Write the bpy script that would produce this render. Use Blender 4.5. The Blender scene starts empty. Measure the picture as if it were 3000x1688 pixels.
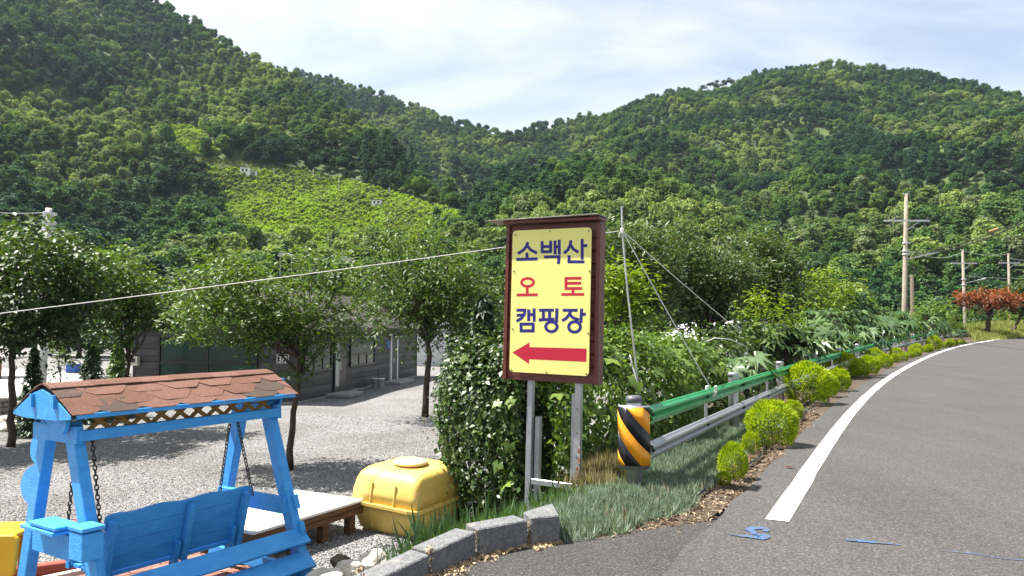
import bpy, math, random
import numpy as np
from mathutils import Vector, Matrix, noise

# ------------------------------------------------------------------ camera, sky, sun, exposure
SC = bpy.context.scene
COL = SC.collection
FPX, CX, CY = 2167.0, 1500.0, 844.0            # photograph pixels (3000 x 1688)
EYE = np.array([0.0, 0.0, 1.45]); PITCH = math.atan(128 / FPX)
cam_d = bpy.data.cameras.new('camera'); cam_d.sensor_width = 36; cam_d.lens = 36 * FPX / 3000
cam_d.clip_start = 0.05; cam_d.clip_end = 9000
cam = bpy.data.objects.new('camera', cam_d); COL.objects.link(cam)
cam.location = EYE; cam.rotation_euler = (math.pi / 2 + PITCH, 0, 0); SC.camera = cam

SUN_EL, SUN_A = math.radians(61), math.radians(-10)   # sun on the left, slightly in front of the camera
sun_dir = Vector((-math.cos(SUN_A) * math.cos(SUN_EL), -math.sin(SUN_A) * math.cos(SUN_EL), math.sin(SUN_EL)))
W = bpy.data.worlds.new('World'); SC.world = W; W.use_nodes = True
nt = W.node_tree; nt.nodes.clear()
def N(nt, t, **k):
    n = nt.nodes.new(t)
    for a, b in k.items(): setattr(n, a, b)
    return n
sky = N(nt, 'ShaderNodeTexSky', sky_type='NISHITA', sun_disc=False)
sky.sun_elevation = SUN_EL; sky.sun_rotation = math.atan2(sun_dir.x, sun_dir.y)
sky.air_density = 1.0; sky.dust_density = 1.5; sky.ozone_density = 1.2
tc = N(nt, 'ShaderNodeTexCoord'); sep = N(nt, 'ShaderNodeSeparateXYZ'); nt.links.new(tc.outputs['Generated'], sep.inputs[0])
zc = N(nt, 'ShaderNodeMath', operation='MAXIMUM'); zc.inputs[1].default_value = 0.0; nt.links.new(sep.outputs[2], zc.inputs[0])
za = N(nt, 'ShaderNodeMath', operation='ADD'); za.inputs[1].default_value = 0.22; nt.links.new(zc.outputs[0], za.inputs[0])
dx = N(nt, 'ShaderNodeMath', operation='DIVIDE'); nt.links.new(sep.outputs[0], dx.inputs[0]); nt.links.new(za.outputs[0], dx.inputs[1])
dy = N(nt, 'ShaderNodeMath', operation='DIVIDE'); nt.links.new(sep.outputs[1], dy.inputs[0]); nt.links.new(za.outputs[0], dy.inputs[1])
cmb = N(nt, 'ShaderNodeCombineXYZ'); nt.links.new(dx.outputs[0], cmb.inputs[0]); nt.links.new(dy.outputs[0], cmb.inputs[1])
nz = N(nt, 'ShaderNodeTexNoise'); nz.inputs['Scale'].default_value = 1.1; nz.inputs['Detail'].default_value = 7; nz.inputs['Roughness'].default_value = 0.55; nz.inputs['Distortion'].default_value = 0.5
mpn = N(nt, 'ShaderNodeMapping'); mpn.inputs['Scale'].default_value = (0.8, 1.5, 1); mpn.inputs['Location'].default_value = (3.3, 1.2, 0.4)
nt.links.new(cmb.outputs[0], mpn.inputs[0]); nt.links.new(mpn.outputs[0], nz.inputs['Vector'])
rmp = N(nt, 'ShaderNodeValToRGB'); rmp.color_ramp.elements[0].position = 0.36; rmp.color_ramp.elements[1].position = 0.62
rmp.color_ramp.elements[0].color = (.24, .24, .24, 1); rmp.color_ramp.elements[1].color = (.97, .97, .97, 1)
nt.links.new(nz.outputs['Fac'], rmp.inputs[0])
cl = N(nt, 'ShaderNodeMix', data_type='RGBA'); cl.inputs['B'].default_value = (5.9, 5.98, 6.05, 1)
nt.links.new(rmp.outputs[0], cl.inputs['Factor']); nt.links.new(sky.outputs[0], cl.inputs['A'])
bg = N(nt, 'ShaderNodeBackground'); bg.inputs[1].default_value = 0.065
nt.links.new(cl.outputs['Result'], bg.inputs[0])
wo = N(nt, 'ShaderNodeOutputWorld'); nt.links.new(bg.outputs[0], wo.inputs[0])

sl = bpy.data.lights.new('sun', 'SUN'); sl.energy = 5.0; sl.angle = math.radians(0.5); sl.color = (1, .955, .88)
so = bpy.data.objects.new('sun', sl); COL.objects.link(so); so.rotation_euler = sun_dir.to_track_quat('Z', 'Y').to_euler()
SC.view_settings.view_transform = 'Standard'; SC.view_settings.look = 'None'
SC.view_settings.exposure = 1.6; SC.view_settings.gamma = 1; SC.view_settings.use_curve_mapping = False
SC.render.engine = 'CYCLES'; SC.cycles.max_bounces = 6; SC.cycles.diffuse_bounces = 3; SC.cycles.transparent_max_bounces = 8
SC.cycles.use_denoising = True

# ------------------------------------------------------------------ pixel -> place helpers
_c, _s = math.cos(PITCH), math.sin(PITCH)
def ray(px, py):
    a = (px - CX) / FPX; b = (CY - py) / FPX
    return np.array([a, _c - b * _s, _s + b * _c])
def on_z(px, py, z=0.0):
    d = ray(px, py); return EYE + d * ((z - EYE[2]) / d[2])
def at_y(px, py, y):
    d = ray(px, py); return EYE + d * (y / d[1])
def to_px(P):
    d = np.asarray(P, float) - EYE
    y = d[..., 1] * _c + d[..., 2] * _s; z = -d[..., 1] * _s + d[..., 2] * _c
    return CX + FPX * d[..., 0] / y, CY - FPX * z / y
def road_z(y):
    t = np.maximum(0, np.asarray(y, float) - 14.0)
    return 0.016 * (np.sqrt(t * t + 9) - 3)
def on_road(px, py, dz=0.0):
    d = ray(px, py)
    for t in np.arange(3.0, 140.0, 0.05):
        q = EYE + d * t
        if q[2] <= road_z(q[1]) + dz: return q
    return EYE + d * 100

# ------------------------------------------------------------------ materials
MATS = {}
def tone(c):                                        # keeps albedos in a realistic range for this exposure (whites stay white)
    k = .80 if max(c) < .6 else .92
    return tuple(x * k for x in c)
def mat(name, c1, c2=None, scale=4.0, rough=0.6, bump=0.0, bscale=40.0, metal=0.0, spec=0.4, detail=6, contrast=(0.35, 0.65), stretch=None, dirt=None):
    if name in MATS: return MATS[name]
    m = bpy.data.materials.new(name); m.use_nodes = True; t = m.node_tree; p = t.nodes['Principled BSDF']
    p.inputs['Roughness'].default_value = rough; p.inputs['Metallic'].default_value = metal; p.inputs['Specular IOR Level'].default_value = spec
    co = N(t, 'ShaderNodeTexCoord'); src = co.outputs['Object']
    if stretch:
        mp = N(t, 'ShaderNodeMapping'); mp.inputs['Scale'].default_value = stretch; t.links.new(src, mp.inputs[0]); src = mp.outputs[0]
    c2 = tone(c2 or tuple(x * 0.82 for x in c1)); c1 = tone(c1)
    n = N(t, 'ShaderNodeTexNoise'); n.inputs['Scale'].default_value = scale; n.inputs['Detail'].default_value = detail; n.inputs['Roughness'].default_value = .65
    t.links.new(src, n.inputs['Vector'])
    r = N(t, 'ShaderNodeValToRGB'); e = r.color_ramp.elements
    e[0].position, e[1].position = contrast; e[0].color = (*c2, 1); e[1].color = (*c1, 1)
    t.links.new(n.outputs['Fac'], r.inputs[0]); base_out = r.outputs[0]
    if dirt:                                              # worn or stained patches with a shape of their own
        dc, dscale, lo, hi = dirt
        n3 = N(t, 'ShaderNodeTexNoise'); n3.inputs['Scale'].default_value = dscale; n3.inputs['Detail'].default_value = 8; n3.inputs['Roughness'].default_value = .75; t.links.new(src, n3.inputs['Vector'])
        r3 = N(t, 'ShaderNodeValToRGB'); r3.color_ramp.elements[0].position = lo; r3.color_ramp.elements[1].position = hi; t.links.new(n3.outputs['Fac'], r3.inputs[0])
        mxd = N(t, 'ShaderNodeMix', data_type='RGBA'); t.links.new(r3.outputs[0], mxd.inputs['Factor']); t.links.new(base_out, mxd.inputs['A']); mxd.inputs['B'].default_value = (*dc, 1); base_out = mxd.outputs['Result']
    t.links.new(base_out, p.inputs['Base Color'])
    if bump:
        n2 = N(t, 'ShaderNodeTexNoise'); n2.inputs['Scale'].default_value = bscale; n2.inputs['Detail'].default_value = 5
        t.links.new(src, n2.inputs['Vector'])
        b = N(t, 'ShaderNodeBump'); b.inputs['Strength'].default_value = bump; b.inputs['Distance'].default_value = 0.02
        t.links.new(n2.outputs['Fac'], b.inputs['Height']); t.links.new(b.outputs[0], p.inputs['Normal'])
    MATS[name] = m; return m

def foliage(name, dark, light, trans=0.3, rough=0.45, inst=False, spec=0.35, ramp=None):
    """leaf colour from a per-leaf tint; hillside trees also take a per-tree tint"""
    if name in MATS: return MATS[name]
    if not inst: dark = tone(dark); light = tone(light)
    else: ramp = [(q_, tuple(x * 1.0 for x in c_)) for q_, c_ in ramp]
    m = bpy.data.materials.new(name); m.use_nodes = True; t = m.node_tree; p = t.nodes['Principled BSDF']
    p.inputs['Roughness'].default_value = rough; p.inputs['Specular IOR Level'].default_value = spec
    a = N(t, 'ShaderNodeAttribute', attribute_name='tint')
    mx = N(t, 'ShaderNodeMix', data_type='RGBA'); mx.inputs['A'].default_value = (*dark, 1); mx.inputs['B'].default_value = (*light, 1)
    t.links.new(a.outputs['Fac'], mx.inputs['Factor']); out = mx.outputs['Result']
    if inst:
        ai = N(t, 'ShaderNodeAttribute', attribute_name='shade', attribute_type='INSTANCER')
        r = N(t, 'ShaderNodeValToRGB'); r.color_ramp.interpolation = 'LINEAR'
        while len(r.color_ramp.elements) < len(ramp): r.color_ramp.elements.new(.5)
        for e, (pos, c) in zip(r.color_ramp.elements, ramp): e.position = pos; e.color = (*c, 1)
        t.links.new(ai.outputs['Fac'], r.inputs[0])
        m2 = N(t, 'ShaderNodeMix', data_type='RGBA', blend_type='MULTIPLY'); m2.inputs['Factor'].default_value = 1
        t.links.new(out, m2.inputs['A']); t.links.new(r.outputs[0], m2.inputs['B']); out = m2.outputs['Result']
    t.links.new(out, p.inputs['Base Color'])
    tr = N(t, 'ShaderNodeBsdfTranslucent'); g = N(t, 'ShaderNodeMix', data_type='RGBA', blend_type='MULTIPLY')
    g.inputs['Factor'].default_value = 1; g.inputs['B'].default_value = (1.25, 1.35, .6, 1)
    t.links.new(out, g.inputs['A']); t.links.new(g.outputs['Result'], tr.inputs[0])
    ms = N(t, 'ShaderNodeMixShader'); ms.inputs[0].default_value = trans
    t.links.new(p.outputs[0], ms.inputs[1]); t.links.new(tr.outputs[0], ms.inputs[2])
    t.links.new(ms.outputs[0], t.nodes['Material Output'].inputs[0])
    MATS[name] = m; return m

def gravel_mat(name, lo, hi, scale, warm=1.0):
    m = bpy.data.materials.new(name); m.use_nodes = True; t = m.node_tree; p = t.nodes['Principled BSDF']
    p.inputs['Roughness'].default_value = .85; p.inputs['Specular IOR Level'].default_value = .25
    co = N(t, 'ShaderNodeTexCoord')
    v = N(t, 'ShaderNodeTexVoronoi'); v.inputs['Scale'].default_value = scale; t.links.new(co.outputs['Object'], v.inputs['Vector'])
    sp = N(t, 'ShaderNodeSeparateColor'); t.links.new(v.outputs['Color'], sp.inputs[0])
    r = N(t, 'ShaderNodeValToRGB'); e = r.color_ramp.elements
    lo = tone(lo); hi = tone(hi); e[0].color = (*lo, 1); e[1].color = (*hi, 1); e[0].position = .05; e[1].position = .9
    t.links.new(sp.outputs[0], r.inputs[0])
    n = N(t, 'ShaderNodeTexNoise'); n.inputs['Scale'].default_value = .45; n.inputs['Detail'].default_value = 5; t.links.new(co.outputs['Object'], n.inputs['Vector'])
    r2 = N(t, 'ShaderNodeValToRGB'); r2.color_ramp.elements[0].color = (.72, .70, .67, 1); r2.color_ramp.elements[1].color = (1, 1, 1, 1)
    r2.color_ramp.elements[0].position = .35; r2.color_ramp.elements[1].position = .6; t.links.new(n.outputs['Fac'], r2.inputs[0])
    mu = N(t, 'ShaderNodeMix', data_type='RGBA', blend_type='MULTIPLY'); mu.inputs['Factor'].default_value = 1
    t.links.new(r.outputs[0], mu.inputs['A']); t.links.new(r2.outputs[0], mu.inputs['B']); t.links.new(mu.outputs['Result'], p.inputs['Base Color'])
    b = N(t, 'ShaderNodeBump'); b.inputs['Strength'].default_value = .9; b.inputs['Distance'].default_value = .035; b.invert = True
    t.links.new(v.outputs['Distance'], b.inputs['Height']); t.links.new(b.outputs[0], p.inputs['Normal'])
    MATS[name] = m; return m

def asphalt_mat(name, base, spk, rough=.8):
    m = bpy.data.materials.new(name); m.use_nodes = True; t = m.node_tree; p = t.nodes['Principled BSDF']
    p.inputs['Roughness'].default_value = rough; p.inputs['Specular IOR Level'].default_value = .35
    co = N(t, 'ShaderNodeTexCoord'); O = co.outputs['Object']
    n = N(t, 'ShaderNodeTexNoise'); n.inputs['Scale'].default_value = 75; n.inputs['Detail'].default_value = 4; t.links.new(O, n.inputs['Vector'])
    r = N(t, 'ShaderNodeValToRGB'); e = r.color_ramp.elements; e[0].position = .34; e[1].position = .72
    base = tone(base); spk = tone(spk); e[0].color = (*[x * .62 for x in base], 1); e[1].color = (*spk, 1); k = r.color_ramp.elements.new(.52); k.color = (*base, 1); t.links.new(n.outputs['Fac'], r.inputs[0])
    n2 = N(t, 'ShaderNodeTexNoise'); n2.inputs['Scale'].default_value = .9; n2.inputs['Detail'].default_value = 7; n2.inputs['Roughness'].default_value = .7
    mp = N(t, 'ShaderNodeMapping'); mp.inputs['Scale'].default_value = (1.3, .35, 1); mp.inputs['Rotation'].default_value = (0, 0, .47)
    t.links.new(O, mp.inputs[0]); t.links.new(mp.outputs[0], n2.inputs['Vector'])
    r2 = N(t, 'ShaderNodeValToRGB'); r2.color_ramp.elements[0].position = .3; r2.color_ramp.elements[1].position = .7
    r2.color_ramp.elements[0].color = (.78, .78, .80, 1); r2.color_ramp.elements[1].color = (1.12, 1.1, 1.08, 1); t.links.new(n2.outputs['Fac'], r2.inputs[0])
    mu = N(t, 'ShaderNodeMix', data_type='RGBA', blend_type='MULTIPLY'); mu.inputs['Factor'].default_value = 1
    t.links.new(r.outputs[0], mu.inputs['A']); t.links.new(r2.outputs[0], mu.inputs['B']); t.links.new(mu.outputs['Result'], p.inputs['Base Color'])
    b = N(t, 'ShaderNodeBump'); b.inputs['Strength'].default_value = .7; b.inputs['Distance'].default_value = .006
    t.links.new(n.outputs['Fac'], b.inputs['Height']); t.links.new(b.outputs[0], p.inputs['Normal'])
    MATS[name] = m; return m

# ------------------------------------------------------------------ mesh helpers
class MB:
    def __init__(s): s.v = []; s.f = []
    def add(s, V, F):
        o = len(s.v); s.v += [tuple(map(float, p)) for p in V]; s.f += [tuple(i + o for i in q) for q in F]; return s
    def box(s, c, size, R=None):
        h = np.array(size) / 2.0
        P = np.array([[x, y, z] for x in (-1, 1) for y in (-1, 1) for z in (-1, 1)]) * h
        if R is not None: P = P @ np.asarray(R).T
        P = P + np.array(c)
        return s.add(P, [(0, 1, 3, 2), (4, 6, 7, 5), (0, 4, 5, 1), (2, 3, 7, 6), (0, 2, 6, 4), (1, 5, 7, 3)])
    def beam(s, a, b, w, h, up=(0, 0, 1)):
        a = np.array(a, float); b = np.array(b, float); d = b - a; L = np.linalg.norm(d); d = d / L
        u = np.array(up, float); sd = np.cross(d, u); sd /= np.linalg.norm(sd); u = np.cross(sd, d)
        return s.box((a + b) / 2, (L, w, h), np.stack([d, sd, u], 1))
    def prism(s, poly, vec):
        n = len(poly); P = [np.array(p, float) for p in poly]; v = np.array(vec, float)
        return s.add(P + [p + v for p in P], [tuple(range(n - 1, -1, -1)), tuple(range(n, 2 * n))] + [(i, (i + 1) % n, n + (i + 1) % n, n + i) for i in range(n)])
    def tube(s, pts, rad, n=6, cap=True):
        P = [np.array(p, float) for p in pts]; m = len(P); rad = [rad] * m if np.isscalar(rad) else rad
        V = []; ref = np.array([.31, .12, .94]); 
        for i in range(m):
            d = P[min(i + 1, m - 1)] - P[max(i - 1, 0)]; d = d / (np.linalg.norm(d) + 1e-9)
            if abs(d @ ref) > .95: r_ = np.array([1., 0, 0])
            else: r_ = ref
            a = np.cross(d, r_); a /= np.linalg.norm(a); b = np.cross(d, a)
            for k in range(n):
                t = 2 * math.pi * k / n; V.append(P[i] + rad[i] * (math.cos(t) * a + math.sin(t) * b))
        F = [(i * n + k, i * n + (k + 1) % n, (i + 1) * n + (k + 1) % n, (i + 1) * n + k) for i in range(m - 1) for k in range(n)]
        if cap: F += [tuple(range(n - 1, -1, -1)), tuple(range((m - 1) * n, m * n))]
        return s.add(V, F)
    def lathe(s, prof, c=(0, 0, 0), n=16):
        V = [(c[0] + r * math.cos(2 * math.pi * k / n), c[1] + r * math.sin(2 * math.pi * k / n), c[2] + z) for r, z in prof for k in range(n)]
        m = len(prof)
        F = [(i * n + k, i * n + (k + 1) % n, (i + 1) * n + (k + 1) % n, (i + 1) * n + k) for i in range(m - 1) for k in range(n)]
        F += [tuple(range(n - 1, -1, -1)), tuple(range((m - 1) * n, m * n))]
        return s.add(V, F)
    def mesh(s, name):
        me = bpy.data.meshes.new(name); me.from_pydata(s.v, [], s.f); me.update(); return me

def link(name, me, m, parent=None, world=False, smooth=False, bevel=0.0):
    if m is not None and not len(me.materials): me.materials.append(m if not isinstance(m, str) else MATS[m])
    if smooth: me.polygons.foreach_set('use_smooth', [True] * len(me.polygons))
    o = bpy.data.objects.new(name, me); COL.objects.link(o)
    if parent is not None:
        o.parent = parent
        if world:
            pm = parent.matrix_basis.copy()
            if parent.parent is not None: pm = parent.parent.matrix_basis @ parent.matrix_parent_inverse @ pm
            o.matrix_parent_inverse = pm.inverted()
    if bevel:
        b = o.modifiers.new('bevel', 'BEVEL'); b.width = bevel; b.segments = 1; b.limit_method = 'ANGLE'; b.angle_limit = .6
    return o
def part(name, mb, m, parent, world=False, smooth=False, bevel=0.0):
    return link(name, mb.mesh(name), m, parent, world, smooth, bevel)
def tag(o, label, cat, group=None, kind=None):
    if label: o['label'] = label
    if cat: o['category'] = cat
    if group: o['group'] = group
    if kind: o['kind'] = kind
    return o
def thing(name, label, cat, loc=(0, 0, 0), rz=0.0, group=None):
    o = bpy.data.objects.new(name, None); COL.objects.link(o); o.location = [float(x) for x in loc]; o.rotation_euler = (0, 0, rz)
    o.empty_display_size = .1
    return tag(o, label, cat, group)
def struct(name, mb, m, label=None, smooth=False):
    o = part(name, mb, m, None, smooth=smooth); o['kind'] = 'structure'
    if label: o['label'] = label
    return o

def fast_mesh(name, V, F, tint=None):
    """V (n,3), F (m,k) constant k"""
    V = np.asarray(V, np.float32); F = np.asarray(F, np.int32); k = F.shape[1]
    me = bpy.data.meshes.new(name); me.vertices.add(len(V)); me.vertices.foreach_set('co', V.ravel())
    me.loops.add(F.size); me.loops.foreach_set('vertex_index', F.ravel())
    me.polygons.add(len(F)); me.polygons.foreach_set('loop_start', np.arange(0, F.size, k, dtype=np.int32))
    if tint is not None:
        at = me.attributes.new('tint', 'FLOAT', 'POINT'); at.data.foreach_set('value', np.asarray(tint, np.float32))
    me.update(calc_edges=True); me.validate(); return me

# leaf shapes: x = side, y = along, z = normal
DIAMOND = (np.array([[0, 0, 0], [.26, .42, .07], [0, 1, -.08], [-.26, .42, .07]]), [(0, 1, 2), (0, 2, 3)])
BLADE = (np.array([[-.5, 0, 0], [.5, 0, 0], [.32, .55, .12], [0, 1, .34]]), [(0, 1, 2), (0, 2, 3)])
def _lobed(tips, notch, r=1.0, cup=-.12):
    V = [(0, 0, 0)]; n = len(tips)
    for i, (a, L) in enumerate(tips):
        t = math.radians(a); V.append((L * r * math.sin(t), L * r * math.cos(t), cup * L))
        if i < n - 1:
            t2 = math.radians((a + tips[i + 1][0]) / 2); V.append((notch * r * math.sin(t2), notch * r * math.cos(t2), .05))
    return np.array(V, float), [(0, i + 1, i) for i in range(1, len(V) - 1)]
IVY = _lobed([(-150, .55), (-75, .8), (0, 1.15), (75, .8), (150, .55)], .55)
PALM = _lobed([(-155, .55), (-112, .8), (-72, .95), (-36, 1.05), (0, 1.1), (36, 1.05), (72, .95), (112, .8), (155, .55)], .42, 1, -.22)
def unit(a): return a / (np.linalg.norm(a, axis=-1, keepdims=True) + 1e-9)
def leaf_mesh(name, P, Nrm, size, rng, tmpl=DIAMOND, jit=.6, width=1.0, axis=None, tint=None, ajit=.6):
    n = len(P); nr = unit(Nrm + jit * rng.normal(size=(n, 3)))
    ax = rng.normal(size=(n, 3)) if axis is None else axis + ajit * rng.normal(size=(n, 3))
    ax = unit(ax - nr * (ax * nr).sum(1, keepdims=True)); sd = np.cross(ax, nr)
    T, Fc = tmpl; k = len(T); size = np.broadcast_to(np.asarray(size, float), (n,))
    V = P[:, None, :] + size[:, None, None] * (T[None, :, 0:1] * width * sd[:, None] + T[None, :, 1:2] * ax[:, None] + T[None, :, 2:3] * nr[:, None])
    F = (np.array(Fc)[None] + (np.arange(n) * k)[:, None, None]).reshape(-1, 3)
    tint = rng.random(n) if tint is None else tint
    return fast_mesh(name, V.reshape(-1, 3), F, np.repeat(tint, k))
def rdir(rng, n): return unit(rng.normal(size=(n, 3)))

# ------------------------------------------------------------------ ground, road
RNG = np.random.default_rng(7); random.seed(3)
GRAVEL = gravel_mat('gravel', (.075, .075, .078), (.50, .49, .48), 56)
PILE = gravel_mat('gravel_dark', (.10, .10, .105), (.5, .5, .5), 30)
ASPH = asphalt_mat('asphalt_road', (.072, .068, .066), (.165, .158, .148))
APR = asphalt_mat('asphalt_apron', (.047, .043, .042), (.15, .14, .13), .85)
SOIL = mat('soil', (.12, .085, .055), (.05, .036, .026), 9, .95, .8, 60)

line_px = [(2277, 1533), (2405, 1301), (2500, 1175), (2560, 1126), (2620, 1096), (2700, 1052), (2757, 1030), (2815, 1013), (2872, 1003), (2945, 992), (2988, 982)]
line_pts = [on_road(*q)[:2] for q in line_px]
def densify(P, step):
    P = [np.array(p, float) for p in P]; out = [P[0]]
    for a, b in zip(P[:-1], P[1:]):
        n = max(1, int(np.linalg.norm(b - a) / step)); out += [a + (b - a) * (i + 1) / n for i in range(n)]
    return np.array(out)
def smooth_line(P, it=40):
    P = P.copy()
    for _ in range(it): P[1:-1] = .25 * P[:-2] + .5 * P[1:-1] + .25 * P[2:]
    return P
def normals2(P):
    d = np.gradient(P, axis=0); d /= np.linalg.norm(d, axis=1, keepdims=True); return np.stack([-d[:, 1], d[:, 0]], 1)   # left normal
far = line_pts[-1] + (line_pts[-1] - line_pts[-2]) / np.linalg.norm(line_pts[-1] - line_pts[-2]) * 60
LINE = smooth_line(densify(list(line_pts) + [far], .5), 300); LN = normals2(LINE)
d0 = (LINE[3] - LINE[0]) / np.linalg.norm(LINE[3] - LINE[0])
BACK = np.array([LINE[0] - d0 * t for t in np.arange(14, .2, -.5)]); AXIS = np.vstack([BACK, LINE]); AN = normals2(AXIS)
def ribbon(P, Nl, l, r, dz, lift=0.0):
    A = P + Nl * l; B = P + Nl * r; mb = MB()
    V = [(a[0], a[1], float(road_z(p[1])) + dz) for a, p in zip(A, P)] + [(b[0], b[1], float(road_z(p[1])) + dz) for b, p in zip(B, P)]
    n = len(P); mb.add(V, [(i, n + i, n + i + 1, i + 1) for i in range(n - 1)]); return mb
edge_w = np.array([.42 + .06 * noise.noise(Vector((p[0] * 1.7, p[1] * 1.7, 0))) for p in AXIS])[:, None]
road = struct('road', ribbon(AXIS, AN, edge_w, -6.6, .008), ASPH, 'grey asphalt road curving away to the right')
def wob(n, amp, sd): r = np.random.default_rng(sd); return (r.normal(size=(n, 1)) * amp)
WHITE = mat('road_paint_white', (.86, .86, .85), (.72, .71, .69), 14, .6, .25, 120, contrast=(.2, .5), dirt=((.45, .44, .42), 30, .58, .74))
lm = part('edge_line', ribbon(LINE, LN, .085 + wob(len(LINE), .003, 1), -.085 + wob(len(LINE), .003, 2), .013), WHITE, road)
part('edge_line', ribbon(AXIS, AN, -6.1, -6.25, .013), WHITE, road)
# apron polygon (drive turning down to the left)
blk = [on_z(*q)[:2] for q in [(1660, 1588), (1551, 1601), (1398, 1633), (1270, 1684)]]
bedfront = [on_road(2196, 1512)[:2], on_z(2050, 1532)[:2], on_z(1880, 1556)[:2], on_z(1750, 1578)[:2]]
ap = [AXIS[0] + AN[0] * -.2, ] 
apoly = [tuple(x) for x in bedfront] + [tuple(x) for x in blk] + [(-.95, 3.95), (-1.7, 3.2), (-3.2, 2.2), (-6, 1.2), (-9, -1), (-9, -7), (-4.5, -7)] + [tuple(p + n * .3) for p, n in zip(AXIS[4:27:3], AN[4:27:3])]
mb = MB(); mb.add([(x, y, .003) for x, y in apoly], [tuple(range(len(apoly) - 1, -1, -1))])
struct('driveway', mb, APR, 'dark asphalt driveway turning off the road')
# embankment edge : left of it the ground drops to the yard
rail_px = [(2300, 1066), (2444, 1032), (2528, 1011), (2615, 993), (2710, 978), (2775, 970), (2837, 967)]
RAIL = [np.array([1.14, 6.97]), np.array([3.27, 10.98])] + [on_road(px, py, .76)[:2] for px, py in rail_px]
RAILC = smooth_line(densify(RAIL, .5), 25); RN = normals2(RAILC)
EMB = [(-14, -8), (-9.4, -1), (-6.2, 1.6), (-3.3, 2.6), (-1.85, 3.55), (-1.05, 4.25), (-.72, 4.65), (-.36, 5.15), (-.12, 5.5), (.50, 6.2), (1.0, 7.4)] + [tuple(p + n * 1.15) for p, n in zip(RAILC[6::6], RN[6::6])]
EMB += [(EMB[-1][0] + 60, EMB[-1][1] + 45), (EMB[-1][0] + 800, EMB[-1][1] + 500)]
EMB = np.array(EMB)
def emb_dist(x, y):
    P = np.stack([x, y], -1)[..., None, :]; A = EMB[:-1]; B = EMB[1:]; d = B - A
    t = np.clip(((P - A) * d).sum(-1) / (d * d).sum(-1), 0, 1); Q = A + t[..., None] * d
    D = np.linalg.norm(P - Q, axis=-1); i = D.argmin(-1); dist = np.take_along_axis(D, i[..., None], -1)[..., 0]
    side = d[i, 0] * (P[..., 0, 1] - A[i, 1]) - d[i, 1] * (P[..., 0, 0] - A[i, 0])
    return np.where(side > 0, dist, -dist)
YARD = -.85
def ground_h(x, y):
    x = np.asarray(x, float); y = np.asarray(y, float)
    s = np.clip(emb_dist(x, y) / 1.5, 0, 1); k = s * s * (3 - 2 * s)
    up = road_z(y) - .05 - .0 * x
    dip = .18 * np.exp(-(((x + 1.3) / .9) ** 2 + ((y - 8.4) / .8) ** 2))
    return up * (1 - k) + (YARD + dip * 0 + .02 * np.sin(x * 1.3 + y * .7)) * k
gx = np.unique(np.concatenate([np.arange(-8, 6, .22), np.arange(-30, 40, 1.2), np.linspace(-300, 300, 41), [-4000, -1500, -700, 700, 1500, 4000]]))
gy = np.unique(np.concatenate([np.arange(2, 16, .22), np.arange(-10, 90, 1.2), np.linspace(90, 400, 25), [-600, -100, -30, 700, 1500, 4000]]))
GX, GY = np.meshgrid(gx, gy, indexing='ij'); GZ = ground_h(GX, GY)
ny = len(gy); Vg = np.stack([GX, GY, GZ], -1).reshape(-1, 3)
ii, jj = np.meshgrid(np.arange(len(gx) - 1), np.arange(ny - 1), indexing='ij'); q = (ii * ny + jj).ravel()
me = fast_mesh('ground', Vg, np.stack([q, q + ny, q + ny + 1, q + 1], 1)); g = link('ground', me, GRAVEL, smooth=True); g['kind'] = 'structure'
g['label'] = 'pale grey crushed stone yard below the road'
# planting bed between road edge and embankment
n0 = 0
bed = MB()
PA = AXIS[len(BACK):]; AA = PA + AN[len(BACK):] * edge_w[len(BACK):]
keep = [i for i in range(len(AA)) if AA[i][1] > 5.95 and i < len(AA) - 60]
Lb = [tuple(AA[i]) for i in keep]
Rb = [tuple(EMB[j] + np.array([-.1, .12])) for j in range(9, len(EMB) - 2)]
poly = Lb + Rb[::-1] + [tuple(bedfront[3]), tuple(bedfront[2]), tuple(bedfront[1])]
import bmesh
bm = bmesh.new(); vs = [bm.verts.new((x, y, float(road_z(y)) - .012 + .0)) for x, y in poly]; f = bm.faces.new(vs)
bmesh.ops.triangulate(bm, faces=[f]); bm.normal_update()
for f in bm.faces:
    if f.normal.z < 0: f.normal_flip()
me = bpy.data.meshes.new('flower_bed'); bm.to_mesh(me); bm.free(); bedo = link('flower_bed', me, SOIL); bedo['kind'] = 'structure'; bedo['label'] = 'brown soil strip between guardrail and road edge'

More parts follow.
